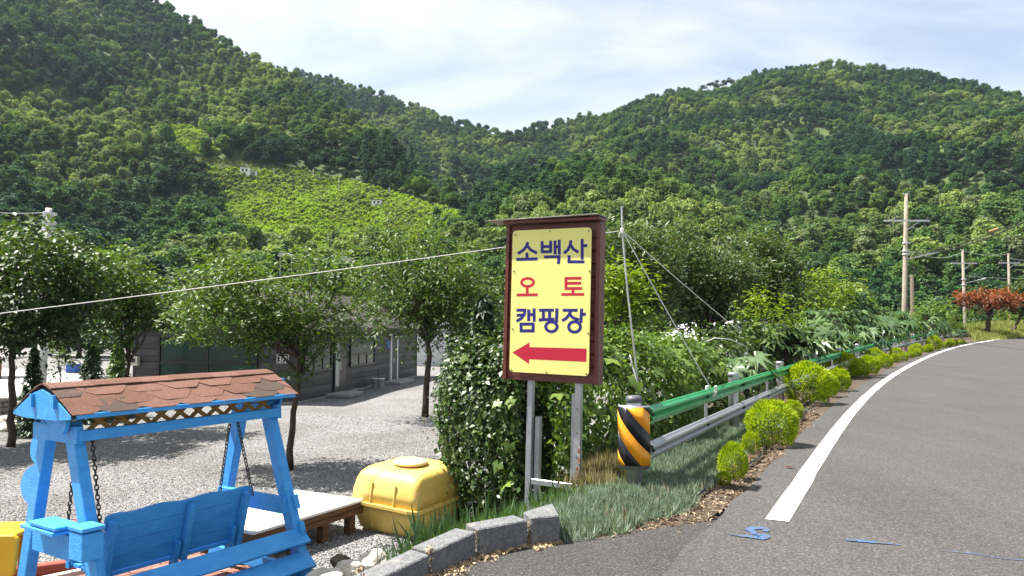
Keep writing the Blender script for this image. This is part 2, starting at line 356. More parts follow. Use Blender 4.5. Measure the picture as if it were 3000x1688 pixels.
# ------------------------------------------------------------------ hills and forest
HILLMAT = mat('hill_grass', (.075, .115, .025), (.035, .06, .018), .05, .95, .3, 2, contrast=(.4, .62))
def interp(keys, n):
    k = np.array(keys, float); d = np.r_[0, np.cumsum(np.hypot(np.diff(k[:, 0]), 0 * np.diff(k[:, 0])))]; t = np.linspace(0, d[-1], n)
    return np.stack([np.interp(t, d, k[:, j]) for j in range(k.shape[1])], 1)
class Hill:
    def __init__(s, name, label, crest, base, p, nu=70, nv=44, bump=9.0, seed=1, tree=7.0, wl=90.0):
        c = interp(crest, nu); pxs = c[:, 0]; bd = np.interp(pxs, [b[0] for b in base], [b[1] for b in base])
        C = np.array([at_y(a, b, d) for a, b, d in c]); C[:, 2] -= tree
        B = np.array([at_y(a, CY + 128, d) for a, d in zip(pxs, bd)]); B[:, 2] = -2.5
        v = np.linspace(0, 1, nv)[None, :, None]
        G = B[:, None] + (C - B)[:, None] * v; G[..., 2] = B[:, None, 2] + (C - B)[:, None, 2] * (v[..., 0] ** p)
        for i in range(nu):
            for j in range(nv):
                x, y, z = G[i, j]; w = math.sin(math.pi * min(1, j / (nv - 1) * 1.0)) ** .7
                h = noise.fractal(Vector((x / wl + seed, y / wl, seed * 1.7)), .9, 2.0, 4) + .9 * abs(noise.noise(Vector((x / wl * 1.3, y / wl * .35 + seed, 3))))
                G[i, j, 2] += bump * h * w
        back = C.copy(); back[:, :2] *= 1.35; back[:, 2] = C[:, 2] * .55
        s.G = G; GG = np.concatenate([G, back[:, None]], 1); nvv = nv + 1
        i, j = np.meshgrid(np.arange(nu - 1), np.arange(nvv - 1), indexing='ij'); q = (i * nvv + j).ravel()
        me = fast_mesh(name, GG.reshape(-1, 3), np.stack([q, q + nvv, q + nvv + 1, q + 1], 1)); o = link(name, me, HILLMAT, smooth=True)
        o['kind'] = 'structure'; o['label'] = label
        a = G[:-1, :-1]; b_ = G[1:, :-1]; c_ = G[:-1, 1:]; s.area = np.linalg.norm(np.cross(b_ - a, c_ - a), axis=-1)
    def sample(s, n, rng):
        w = (s.area / s.area.sum()).ravel(); k = rng.choice(len(w), n, p=w); i, j = np.unravel_index(k, s.area.shape); u = rng.random(n)[:, None]; v = rng.random(n)[:, None]
        G = s.G; return G[i, j] * (1 - u) * (1 - v) + G[i + 1, j] * u * (1 - v) + G[i, j + 1] * (1 - u) * v + G[i + 1, j + 1] * u * v
    def hit(s, px, py):
        """place on the hill seen at a pixel (nearest surface point)"""
        X, Y = to_px(s.G.reshape(-1, 3)); d = (X - px) ** 2 + (Y - py) ** 2
        k = d.argmin(); i, j = np.unravel_index(k, s.G.shape[:2]); best = None
        i0, j0 = max(i - 1, 0), max(j - 1, 0)
        for a in range(i0, min(i + 1, s.G.shape[0] - 1)):
            for b in range(j0, min(j + 1, s.G.shape[1] - 1)):
                for u in np.linspace(0, 1, 9):
                    for v in np.linspace(0, 1, 9):
                        q = s.G[a, b] * (1 - u) * (1 - v) + s.G[a + 1, b] * u * (1 - v) + s.G[a, b + 1] * (1 - u) * v + s.G[a + 1, b + 1] * u * v
                        x, y = to_px(q); e = (x - px) ** 2 + (y - py) ** 2
                        if best is None or e < best[0]: best = (e, q)
        return best[1]
HL = Hill('left_mountain', 'steep green mountainside filling the left',
    [(-900, -900, 640), (-300, -520, 640), (200, -190, 640), (466, -4, 620), (605, 82, 580), (700, 140, 545), (815, 203, 500), (930, 262, 455), (1040, 330, 420), (1165, 420, 370), (1270, 515, 330), (1360, 600, 290), (1480, 700, 240), (1600, 800, 210)],
    [(-900, 95), (0, 105), (500, 112), (900, 120), (1300, 135), (1600, 150)], 1.62, 110, 60, 17, 1, 6.5, 95)
HF = Hill('far_ridge', 'farther forested ridge sloping down to the saddle',
    [(400, 60, 1000), (700, 165, 960), (815, 200, 940), (885, 208, 930), (1025, 243, 900), (1165, 284, 870), (1235, 308, 850), (1316, 348, 830), (1398, 362, 820), (1485, 392, 800), (1600, 440, 760)],
    [(400, 420), (1000, 400), (1600, 330)], 1.3, 70, 44, 14, 2, 7, 120)
HR = Hill('right_mountain', 'broad forested mountain on the right',
    [(1330, 430, 760), (1485, 390, 780), (1560, 366, 790), (1660, 350, 800), (1770, 334, 800), (1880, 290, 800), (1975, 262, 800), (2060, 268, 800), (2140, 254, 800), (2180, 226, 800), (2270, 200, 800), (2350, 187, 800), (2430, 181, 800), (2560, 194, 790), (2700, 210, 770), (2850, 246, 740), (3000, 281, 710), (3300, 380, 660), (3900, 560, 600)],
    [(1330, 300), (1700, 250), (2200, 200), (2700, 170), (3200, 160), (3900, 170)], 1.32, 120, 56, 34, 3, 7, 130)
HM = Hill('middle_knoll', 'rounded wooded knoll in front of the right mountain',
    [(1280, 640, 300), (1380, 575, 310), (1480, 522, 320), (1600, 490, 325), (1700, 483, 325), (1800, 494, 320), (1900, 522, 310), (2000, 566, 300), (2100, 625, 285), (2200, 692, 270), (2320, 760, 250), (2460, 830, 230), (2600, 890, 215)],
    [(1280, 180), (2000, 160), (2600, 150)], .8, 60, 30, 5, 5, 5, 70)

LEAFY = foliage('forest_leaf', (.55, .55, .55), (1.2, 1.2, 1.2), .34, .7, True, .12,
    [(0, (.026, .066, .031)), (.22, (.044, .102, .033)), (.45, (.074, .145, .034)), (.68, (.125, .205, .042)), (.84, (.18, .22, .11)), (1, (.30, .43, .045))])
PINEY = foliage('forest_needle', (.6, .6, .6), (1.25, 1.25, 1.25), .2, .7, True, .12,
    [(0, (.025, .066, .034)), (.5, (.060, .125, .036)), (1, (.12, .185, .05))])
BARK = mat('bark', (.10, .075, .055), (.035, .026, .02), 14, .9, .9, 30, stretch=(1, 1, .25))
proto = bpy.data.collections.new('forest_prototypes')
def lumps(rng, k, rx, ry, rz, cz):
    L = []
    for _ in range(k):
        d = unit(rng.normal(size=3)) * rng.random() ** .45 * .68
        L.append((d[0] * rx, d[1] * ry, cz + d[2] * rz, (.30 + .22 * rng.random()) * min(rx, rz)))
    return L
def crown_points(rng, L, n, shell=.35, squash=.85):
    A = np.array(L); w = A[:, 3] ** 2; k = rng.choice(len(A), n, p=w / w.sum()); d = rdir(rng, n); r = (1 - shell * rng.random(n) ** 1.5)[:, None]
    P = A[k, :3] + d * r * A[k, 3:4] * np.array([1, 1, squash]); return P, d
def proto_tree(i, kind, rng):
    if kind == 'leaf':
        L = lumps(rng, 20, 2.7, 2.7, 2.4, 4.5); P, d = crown_points(rng, L, 1500, .32); d = d + np.array([0, 0, .5])
        me = leaf_mesh('crown_leaves', P, d, .36 + .34 * rng.random(len(P)), rng, jit=.6, width=1.8)
    elif kind == 'pine':
        P = []; D = []
        for z in np.arange(2.2, 8.6, .75):
            R_ = 2.5 * (1 - ((z - 2.0) / 7.2) ** 1.5) + .35
            for _ in range(int(4 + 3 * R_)):
                a = rng.random() * 6.283; r0 = R_ * (.35 + .75 * rng.random()); n = 26
                c = np.array([r0 * math.cos(a), r0 * math.sin(a), z + .35 * rng.normal()])
                o = rng.normal(size=(n, 3)) * np.array([.55, .55, .13]); P.append(c + o); D.append(np.tile([.35 * math.cos(a), .35 * math.sin(a), 1], (n, 1)))
        P = np.concatenate(P); D = np.concatenate(D); me = leaf_mesh('crown_needles', P, D, .40 + .28 * rng.random(len(P)), rng, jit=.35, width=1.5)
    elif kind == 'cone':
        z = rng.random(560) ** 1.3 * 7.6 + 1.2; R_ = 2.0 * (1 - (z - 1.2) / 7.9); a = rng.random(560) * 6.283; r = R_ * (.75 + .3 * rng.random(560))
        P = np.stack([r * np.cos(a), r * np.sin(a), z], 1); D = np.stack([np.cos(a), np.sin(a), .8 + 0 * a], 1); me = leaf_mesh('crown_needles', P, D, .7, rng, jit=.4, width=1.5)
    else:                                                        # low bush
        L = lumps(rng, 9, 1.1, 1.1, .55, .55); P, d = crown_points(rng, L, 260, .4); d = d + np.array([0, 0, .7]); me = leaf_mesh('bush_leaves', P, d, .32 + .25 * rng.random(len(P)), rng, jit=.6, width=1.8)
    me.materials.append(PINEY if kind in ('pine', 'cone') else LEAFY)
    o = bpy.data.objects.new('p%02d_%s' % (i, kind), me); proto.objects.link(o); return o
rngp = np.random.default_rng(11)
KINDS = ['leaf'] * 4 + ['pine'] * 3 + ['cone'] + ['bush'] * 2
PROTO = [proto_tree(i, k, rngp) for i, k in enumerate(KINDS)]

def forest_group():
    ng = bpy.data.node_groups.new('scatter_trees', 'GeometryNodeTree')
    ng.interface.new_socket('Geometry', in_out='INPUT', socket_type='NodeSocketGeometry'); ng.interface.new_socket('Geometry', in_out='OUTPUT', socket_type='NodeSocketGeometry')
    gi = N(ng, 'NodeGroupInput'); go = N(ng, 'NodeGroupOutput'); ci = N(ng, 'GeometryNodeCollectionInfo'); ci.inputs['Collection'].default_value = proto
    ci.inputs['Separate Children'].default_value = True; ci.inputs['Reset Children'].default_value = True
    ip = N(ng, 'GeometryNodeInstanceOnPoints'); ip.inputs['Pick Instance'].default_value = True
    def at(nm, dt): n = N(ng, 'GeometryNodeInputNamedAttribute', data_type=dt); n.inputs['Name'].default_value = nm; return n.outputs['Attribute']
    ng.links.new(gi.outputs[0], ip.inputs['Points']); ng.links.new(ci.outputs[0], ip.inputs['Instance']); ng.links.new(at('idx', 'INT'), ip.inputs['Instance Index'])
    ng.links.new(at('rot', 'FLOAT_VECTOR'), ip.inputs['Rotation']); ng.links.new(at('scl', 'FLOAT_VECTOR'), ip.inputs['Scale']); ng.links.new(ip.outputs[0], go.inputs[0]); return ng
FG = forest_group()
def forest(name, label, P, idx, scl, shade, rng):
    n = len(P); me = bpy.data.meshes.new(name); me.vertices.add(n); me.vertices.foreach_set('co', np.asarray(P, np.float32).ravel())
    rot = np.zeros((n, 3), np.float32); rot[:, 2] = rng.random(n) * 6.283; rot[:, :2] = rng.normal(size=(n, 2)) * .06
    sc = np.stack([scl * (.85 + .3 * rng.random(n)), scl * (.85 + .3 * rng.random(n)), scl * (.85 + .35 * rng.random(n))], 1)
    for nm, ty, da, key in [('idx', 'INT', idx.astype(np.int32), 'value'), ('rot', 'FLOAT_VECTOR', rot, 'vector'), ('scl', 'FLOAT_VECTOR', sc.astype(np.float32), 'vector'), ('shade', 'FLOAT', shade.astype(np.float32), 'value')]:
        a = me.attributes.new(nm, ty, 'POINT'); a.data.foreach_set(key, da.ravel())
    o = link(name, me, None); md = o.modifiers.new('scatter', 'NODES'); md.node_group = FG
    return tag(o, label, 'forest', kind='stuff')
def inpoly(x, y, poly):
    r = np.zeros(len(x), bool); n = len(poly)
    for i in range(n):
        x1, y1 = poly[i]; x2, y2 = poly[(i + 1) % n]
        c = ((y1 > y) != (y2 > y)) & (x < (x2 - x1) * (y - y1) / (y2 - y1 + 1e-9) + x1); r ^= c
    return r
def thin(P, s):
    k = np.floor(P[:, :2] / s).astype(int); _, i = np.unique(k[:, 0] * 100003 + k[:, 1], return_index=True); return P[np.sort(i)]
def lowfreq(P, wl, sd): return np.array([noise.noise(Vector((p[0] / wl + sd, p[1] / wl, p[2] / wl))) for p in P])
FIELD = [(540, 462), (640, 468), (760, 486), (880, 505), (1020, 535), (1160, 570), (1290, 615), (1400, 650), (1430, 700), (1330, 745), (1200, 765), (1020, 775), (860, 770), (720, 740), (640, 680), (655, 600), (625, 545), (610, 510)]
FIELD2 = [(480, 370), (560, 370), (620, 420), (640, 455), (560, 455), (500, 420)]
STRIP = [(540, 462), (620, 462), (760, 484), (812, 500), (800, 512), (690, 500), (600, 492)]
def plant(hill, name, label, n, s, base, seed, foot=None):
    rng = np.random.default_rng(seed); P = thin(hill.sample(n, rng), s); x, y = to_px(P)
    ok = (x > -350) & (x < 3350) & (y > -260); 
    P = P[ok]; x = x[ok]; y = y[ok]; fld = inpoly(x, y, FIELD) | inpoly(x, y, FIELD2)
    if hill is not HL: fld[:] = False
    P = P[~fld]; x = x[~fld]; y = y[~fld]; m = len(P)
    lo = lowfreq(P, 75, seed); lo2 = lowfreq(P, 32, seed + 5); pine = (lo2 + .35 * rng.normal(size=m)) > base; near = np.clip((330 - P[:, 1]) / 150, 0, 1)
    idx = np.where(pine, np.where(rng.random(m) < .96, rng.integers(4, 7, m), 7), rng.integers(0, 4, m))
    shade = np.clip(.45 + 1.15 * lo + .6 * lowfreq(P, 22, seed + 9) + .12 * rng.normal(size=m), 0, .9)
    return forest(name, label, P, idx, (.5 + .8 * rng.random(m) ** 1.4) * s / 4.0 * (1 + .25 * near) * np.where(pine, .88, 1.0), shade, rng), P
plant(HL, 'left_forest', 'mixed pine and broadleaf forest covering the left mountainside', 50000, 4.6, .08, 21)
plant(HF, 'ridge_forest', 'dark forest covering the farther ridge behind the saddle', 50000, 5.1, .22, 22)
plant(HR, 'right_forest', 'bluish green forest covering the right mountain', 125000, 5.2, .25, 23)
plant(HM, 'knoll_forest', 'forest covering the rounded knoll behind the sign', 9000, 4.2, .1, 24)
rng = np.random.default_rng(31); P = thin(HL.sample(260000, rng), 1.0); x, y = to_px(P)
m_ = (inpoly(x, y, FIELD) | inpoly(x, y, FIELD2)) & ~inpoly(x, y, STRIP); P = P[m_]; n = len(P)
forest('field_bushes', 'bright green overgrown vines on the hillside clearing', P, np.where(rng.random(n) < .5, 8, 9), 1.1 + .9 * rng.random(n) ** 2, np.clip(.97 + .06 * rng.normal(size=n) + .12 * lowfreq(P, 25, 3), .5, 1), rng)

# ------------------------------------------------------------------ dark house with gable roof
K0 = on_z(868, 1184, YARD); K1 = on_z(1218, 1103, YARD); hd = (K1 - K0)[:2]; HLEN = float(np.linalg.norm(hd)); hd = hd / HLEN
HANG = math.atan2(hd[1], hd[0])
def wall_hit(px, py, which):
    d = ray(px, py); e = EYE[:2] - K0[:2]; X = hd; Y = np.array([-hd[1], hd[0]])
    n = Y if which == 'side' else X
    t = -(e @ n) / (d[:2] @ n); q = EYE + d * t; r = q[:2] - K0[:2]
    return (float(r @ X), float(q[2] - YARD)) if which == 'side' else (float(r @ Y), float(q[2] - YARD))
FW = wall_hit(395, 1100, 'front')[0]; WH = 2.62
SIDING = mat('dark_siding', (.078, .075, .080), (.056, .054, .058), 1.2, .55, .1, 20); TRIM = mat('brown_trim', (.075, .055, .05), (.05, .038, .035), 3, .5)
FRAME = mat('black_frame', (.016, .016, .018), None, 4, .35); SOFF = mat('cream_soffit', (.5, .42, .33), None, 3, .7)
GLASS = mat('green_glass', (.008, .05, .038), (.004, .015, .014), .8, .12, spec=.3); PANE = mat('pale_glass', (.30, .36, .33), (.10, .13, .12), 1.1, .1, spec=.6)
WPL = mat('white_plastic', (.78, .78, .76), (.66, .65, .62), 3, .45); CONC = mat('concrete', (.42, .41, .39), (.28, .27, .255), 5, .9, .5, 45)
house = thing('dark_house', 'dark grey clad single-storey house with a gable roof behind the yard trees', 'house', K0, HANG)
mb = MB(); mb.box((HLEN / 2, FW / 2, WH / 2), (HLEN - .06, FW - .06, WH)); part('wall', mb, SIDING, house)
def siding(L, axis, side, z0=.06, hb=.42):
    zz = z0
    while zz < WH - .05:
        h = min(hb, WH - zz); prof = [(0, .0), (.012, .0)]
        for k in range(5): b = .02 + k * .036; prof += [(b, .028), (b + .024, .028), (b + .026, .006), (b + .034, .006)]
        prof += [(.205, .022), (hb - .012, .022), (hb - .01, 0)]
        prof = [(a, o) for a, o in prof if a < h]; m = len(prof); m2 = MB()
        if axis == 'x': V = [(0, -o, zz + a) for a, o in prof] + [(L, -o, zz + a) for a, o in prof]
        else: V = [(-o, 0, zz + a) for a, o in prof] + [(-o, L, zz + a) for a, o in prof]
        m2.add(V, [(i, i + m, i + m + 1, i + 1) if axis == 'x' else (i, i + 1, i + m + 1, i + m) for i in range(m - 1)])
        part('siding_board', m2, SIDING, house); zz += hb
siding(HLEN, 'x', 0); siding(FW, 'y', 0)
for x, y in ((0, 0), (HLEN, 0), (0, FW)):
    m2 = MB(); m2.box((x - .012 + (0 if x == 0 else .03), y - .012 + (0 if y == 0 else .03), WH / 2), (.07, .07, WH)); part('corner_trim', m2, SIDING, house)
m2 = MB(); m2.box((HLEN / 2, FW / 2, .02), (HLEN + .12, FW + .12, .09)); part('plinth', m2, CONC, house)
# roof
RZ, OV = 4.02, .38; ry = FW / 2
gab = MB(); gab.prism([(.0, .02, WH), (.0, FW - .02, WH), (.0, ry, RZ - .12)], (.1, 0, 0)); part('gable_wall', gab, SIDING, house)
for sgn in (-1, 1):
    m2 = MB(); ye = ry + sgn * (ry + OV); sl_ = (RZ - WH - .02) / ry; ze = RZ - sl_ * (ry + OV)
    nrib = 60; prof = [];
    xs = np.linspace(-.55, HLEN + .4, nrib * 2)
    V = []; 
    for i, xx in enumerate(xs):
        dz_ = .03 if (i % 4) < 2 else 0; V += [(xx, ry, RZ + dz_), (xx, ye, ze + dz_)]
    m2.add(V, [(2 * i, 2 * i + 1, 2 * i + 3, 2 * i + 2) for i in range(len(xs) - 1)]); r_ = part('roof', m2, TRIM, house)
    m3 = MB(); m3.beam((-.56, ry, RZ - .07), (-.56, ye, ze - .07), .05, .2, up=(0, 0, 1)); part('barge_board', m3, TRIM, r_)
    m3 = MB(); m3.box(((HLEN) / 2 - .1, ye, ze - .07), (HLEN + .9, .05, .16)); part('gutter', m3, TRIM, r_)
    m3 = MB(); m3.add([(-.5, ry, RZ - .16), (-.5, ye, ze - .12), (-.01, ye, ze - .12), (-.01, ry, RZ - .16)], [(0, 1, 2, 3)]); part('soffit', m3, SOFF, r_)
def win(which, x0, x1, z0, z1, cols, glass, name='window', split=None):
    """framed window sitting proud of the cladding"""
    m2 = MB(); D = .09
    def bx(a, b, c, d, dep, off): 
        if which == 'side': m.box(((a + b) / 2, -off - dep / 2, (c + d) / 2), (abs(b - a), dep, abs(d - c)))
        else: m.box((-off - dep / 2, (a + b) / 2, (c + d) / 2), (dep, abs(b - a), abs(d - c)))
    m = m2; t = .07
    bx(x0, x1, z0, z0 + t, D, 0); bx(x0, x1, z1 - t, z1, D, 0); bx(x0, x0 + t, z0 + t, z1 - t, D, 0); bx(x1 - t, x1, z0 + t, z1 - t, D, 0)
    w = part(name, m2, FRAME, house)
    rows = [(z0 + t, z1 - t, cols)] if split is None else [(z0 + t, split - t / 2, cols), (split + t / 2, z1 - t, 1 if which == 'side' else 2)]
    if split is not None: m = MB(); bx(x0 + t, x1 - t, split - t / 2, split + t / 2, D - .01, 0); part('transom', m, FRAME, w)
    for c, d, k in rows:
        ed = np.linspace(x0 + t, x1 - t, k + 1)
        for i in range(k):
            m = MB(); bx(ed[i] + .02, ed[i + 1] - .02, c, d, .03, .02); part('pane', m, glass if d > 1.25 or which == 'front' else PANE, w)
            if i: m = MB(); bx(ed[i] - .03, ed[i] + .03, c, d, D - .015, 0); part('mullion', m, FRAME, w)
    return w
a = wall_hit(757, 1080, 'front'); b = wall_hit(468, 1000, 'front')
win('front', a[0], b[0], .75, 2.2, 2, GLASS, split=1.3)
def sx(zx): return wall_hit(450 + .414 * zx, 1050, 'side')[0]
win('side', sx(1055), sx(1250), .95, 2.15, 3, GLASS, split=1.42); win('side', sx(1380), sx(1556), .95, 2.15, 3, GLASS, split=1.42)
dr = MB(); x0, x1 = sx(1265), sx(1348); dr.box(((x0 + x1) / 2, -.05, 1.08), (x1 - x0, .07, 2.1)); dd = part('door', dr, FRAME, house)
m2 = MB(); m2.box((x0 + (x1 - x0) * .2, -.10, 1.15), ((x1 - x0) * .3, .02, 1.75)); part('pane', m2, PANE, dd)
m2 = MB(); m2.box((x0 + (x1 - x0) * .42, -.11, 1.05), (.04, .05, .3)); part('handle', m2, WPL, dd)
x0, x1 = sx(1668), sx(1712); m2 = MB(); m2.box(((x0 + x1) / 2, -.05, 1.05), (x1 - x0, .06, 2.05)); dd = part('door', m2, SIDING, house); dd['label'] = 'narrow door with white jambs'
for xx in (x0, x1): m2 = MB(); m2.box((xx, -.06, 1.07), (.12, .1, 2.1)); part('jamb', m2, WPL, dd)
m2 = MB(); m2.box(((x0 + x1) / 2 - .2, -.11, 1.0), (.05, .05, .2)); part('handle', m2, WPL, dd)
BLUE_S = mat('blue_sign', (.04, .12, .55), None, 3, .5); m2 = MB(); m2.box((sx(1652), -.04, 1.72), (.32, .02, .36)); part('notice', m2, BLUE_S, house)
def fr_plate(px0, px1, py0, py1, dep, name, m_):
    a = wall_hit(px0, py0, 'front'); b = wall_hit(px1, py1, 'front'); m2 = MB(); m2.box((-.03 - dep / 2, (a[0] + b[0]) / 2, (a[1] + b[1]) / 2), (dep, abs(a[0] - b[0]), abs(a[1] - b[1]))); return part(name, m2, m_, house), a, b
mt, a, b = fr_plate(389, 411, 1044, 1071, .14, 'meter_box', mat('beige_plastic', (.62, .58, .48), None, 3, .5)); fr_plate(844, 850, 1102, 1113, .02, 'notice_card', WPL)
m2 = MB(); m2.box((-.175, (a[0] + b[0]) / 2, (a[1] + b[1]) / 2 + .02), (.02, .12, .13)); part('window', m2, FRAME, mt)
pl, a, b = fr_plate(813, 849, 1031, 1065, .02, 'number_plaque', FRAME)
yc = (a[0] + b[0]) / 2; zc_ = (a[1] + b[1]) / 2; hw = abs(a[0] - b[0]) / 2; hh = abs(a[1] - b[1]) / 2
m2 = MB(); X_ = -.062
def st(p, q, w=.016): m2.beam((X_, yc - p[0] * hw, zc_ + p[1] * hh), (X_, yc - q[0] * hw, zc_ + q[1] * hh), w, .01, up=(1, 0, 0))
for p, q in [((-.92, -.9), (.92, -.9)), ((-.92, -.9), (-.92, .55)), ((.92, -.9), (.92, .55)), ((-.92, .55), (-.3, .6)), ((.92, .55), (.3, .6)), ((-.3, .6), (0, .95)), ((.3, .6), (0, .95))]: st(p, q)
SEG = {'3': [((0, 1), (1, 1)), ((1, 1), (1, 0)), ((.3, .5), (1, .5)), ((0, 0), (1, 0))], '7': [((0, 1), (1, 1)), ((1, 1), (.4, 0))]}
for ch, ox in zip('373', (-.66, -.2, .26)):
    for p, q in SEG[ch]: st((ox + p[0] * .34, -.7 + p[1] * .85), (ox + q[0] * .34, -.7 + q[1] * .85), .024)
part('number', m2, WPL, pl)
for zx, zy, w, d_, nm, lab in [(1355, 1232, 1.5, .9, 'door_step', 'low concrete step at the open house door'), (1735, 1140, 2.4, .8, 'floor_slab', 'flat grey slab before the white-jambed door')]:
    q = on_z(450 + .414 * zx, 650 + .414 * zy, YARD); m2 = MB(); m2.box((0, 0, .06), (w, d_, .12)); o = part(nm, m2, CONC, None, bevel=.01); o.location = q; o.rotation_euler.z = HANG; tag(o, lab, 'step')
for zx, lab in [(1567, 'nearer white paint bucket beside the house wall'), (1606, 'farther white bucket with a tool handle, beside the house wall')]:
    q = on_z(450 + .414 * zx, 650 + .414 * 1176, YARD); t = thing('bucket', lab, 'bucket', q)
    m2 = MB(); m2.lathe([(.13, .0), (.16, .36), (.175, .36), (.175, .40), (.15, .40), (.12, .04)], n=16); part('body', m2, WPL, t, smooth=True)
    m2 = MB(); m2.tube([(-.17, 0, .37), (-.12, -.1, .25), (0, -.16, .2), (.12, -.1, .25), (.17, 0, .37)], .006, 5); part('handle', m2, FRAME, t)
    if zx > 1600: m2 = MB(); m2.tube([(0, 0, .1), (-.15, .1, .75)], .014, 6); part('tool_handle', m2, BARK, t)

# ------------------------------------------------------------------ blue garden swing
BLUE = mat('blue_paint', (.06, .36, .80), (.035, .27, .68), 5, .5, .35, 30, stretch=(1, 2.5, 2.5), contrast=(.3, .65), spec=.35, dirt=((.16, .26, .38), 22, .64, .72))
OCHRE = mat('ochre_lattice', (.35, .19, .04), (.22, .11, .02), 8, .7); CHAIN = mat('rusty_chain', (.10, .085, .07), (.05, .04, .035), 30, .5, metal=.6)
SHING = [mat('shingle_red', (.30, .15, .11), (.18, .088, .064), 70, .95, .9, 160), mat('shingle_brown', (.25, .12, .08), (.15, .07, .048), 70, .95, .9, 160), mat('shingle_dark', (.14, .095, .075), (.09, .06, .048), 70, .95, .9, 160)]
S_ = 1.35; ZG = .596
swing = thing('garden_swing', 'bright blue wooden garden swing with a red shingled roof', 'swing', (-2.165 * S_, 4.743 * S_, YARD))
swing.rotation_mode = 'XYZ'
_X = Vector((math.sin(.604), math.cos(.604), .011)).normalized(); _Y = Vector((-math.cos(.604), math.sin(.604), -.016)).normalized(); _Z = _X.cross(_Y)
swing.rotation_euler = Matrix((_X, _Y, _Z)).transposed().to_euler()
def L3(x, y, z): return np.array([x * S_, y * S_, (z - ZG) * S_])
LR, WR, ZE, ZR = .717, .345, 1.85, 1.995
def roofz(y): return ZR - (ZR - ZE) * min(1, abs(y) / WR) ** 1.42
# legs
def legy(z, cam_side): return (-.155 - (1.75 - z) / 1.75 * .622) if cam_side else (.14 + (1.75 - z) / 1.75 * .501)
for sx_ in (-1, 1):
    for cs in (True, False):
        m2 = MB(); a = L3(sx_ * .638, legy(1.80, cs), 1.80); b = L3(sx_ * .638, legy(ZG, cs), ZG); m2.beam(a, b, .085, .125, up=(0, 1, 0)); lg = part('leg', m2, BLUE, swing, bevel=.006)
# horizontal roof beams front/back and end ties
for y, zb_ in ((-.258, 1.737), (.258, 1.825)):
    m2 = MB(); m2.beam(L3(-.66, y, zb_), L3(.66, y, zb_), .045, .08); part('roof_beam', m2, BLUE, swing, bevel=.005)
for sx_ in (-1, 1):
    m2 = MB(); m2.beam(L3(sx_ * .655, -.26, 1.742), L3(sx_ * .655, .26, 1.742), .05, .13); tie = part('end_tie', m2, BLUE, swing, bevel=.005)
    m2 = MB(); x = sx_ * .69
    m2.prism([L3(x, .12, 1.845), L3(x, -.22, 1.845), L3(x, -.22, 1.80), L3(x, -.20, 1.762), L3(x, -.165, 1.745), L3(x, -.13, 1.758)], (sx_ * .03, 0, 0)); part('gusset', m2, BLUE, tie)
    m2 = MB(); m2.beam(L3(sx_ * .60, legy(1.12, True) - .02, 1.13), L3(sx_ * .60, legy(1.12, False) + .02, 1.13), .05, .15); part('armrest_tie', m2, BLUE, swing, bevel=.005)
# gable boards
for sx_ in (-1, 1):
    x = sx_ * LR; pr = [(-1, ZE - .012), (-.98, ZE + .004)] + [(t, roofz(t * WR) - .006) for t in (-.72, -.45, -.25, 0, .25, .45, .72)] + [(.98, ZE + .004), (1, ZE - .012), (.5, ZE - .026), (-.5, ZE - .026)]
    m2 = MB(); m2.prism([L3(x, t * WR, z) for t, z in pr], (sx_ * .035, 0, 0)); gb = part('gable_board', m2, BLUE, swing)
    for yy, w in ((.09, .02), (-.17, .018)):
        m2 = MB(); m2.box(L3(x + sx_ * .035, yy, 1.925), (.02, .03, .10)); part('batten', m2, BLUE, gb)
for sg in (-1, 1):
    m2 = MB(); m2.beam(L3(-LR, sg * WR, ZE), L3(LR, sg * WR, ZE), .03, .036); part('fascia', m2, BLUE, swing, bevel=.004)
# roof deck
m2 = MB(); ys = np.linspace(-WR, WR, 21); V = [L3(sx_ * (LR + .022), y, roofz(y) + .002) for y in ys for sx_ in (-1, 1)]; V += [p - np.array([0, 0, .018]) for p in V]
m2.add(V, [(2 * i, 2 * i + 1, 2 * i + 3, 2 * i + 2) for i in range(20)] + [(2 * i + 42, 2 * i + 44, 2 * i + 45, 2 * i + 43) for i in range(20)] + [(0, 42, 43, 1), (40, 41, 83, 82)]); deck_ = part('roof_deck', m2, FRAME, swing)
# hexagonal shingles, row by row on both slopes
random.seed(5)
hexw, hexh = .235, .16
for sg in (-1, 1):
    for row in range(4):
        for k in range(-4, 5):
            cx = k * hexw * 1.0 + (hexw / 2 if row % 2 else 0) + random.uniform(-.006, .006); cs = WR * 1.0 - .03 - row * hexh * .62
            pts = []
            for ux, uy in [(-.5, 0), (-.24, .5), (.24, .5), (.5, 0), (.24, -.5), (-.24, -.5)]:
                X = max(-LR - .022, min(LR + .022, cx + ux * hexw * 1.24)); yy = max(0.0, min(WR + .012, cs + uy * hexh)); pts.append((X, yy))
            if max(p[0] for p in pts) - min(p[0] for p in pts) < .05 or max(p[1] for p in pts) - min(p[1] for p in pts) < .03: continue
            lift = .006 + row * .0042 + random.uniform(0, .003); til = random.uniform(0, .004)
            top = [L3(X, sg * yy, roofz(yy) + lift + til * (1 if yy < cs else 0)) for X, yy in pts]
            m2 = MB(); m2.prism(top if sg < 0 else top[::-1], (0, 0, .006)); part('shingle', m2, random.choice([SHING[0]] * 4 + [SHING[1]] * 2 + [SHING[2]]), swing)
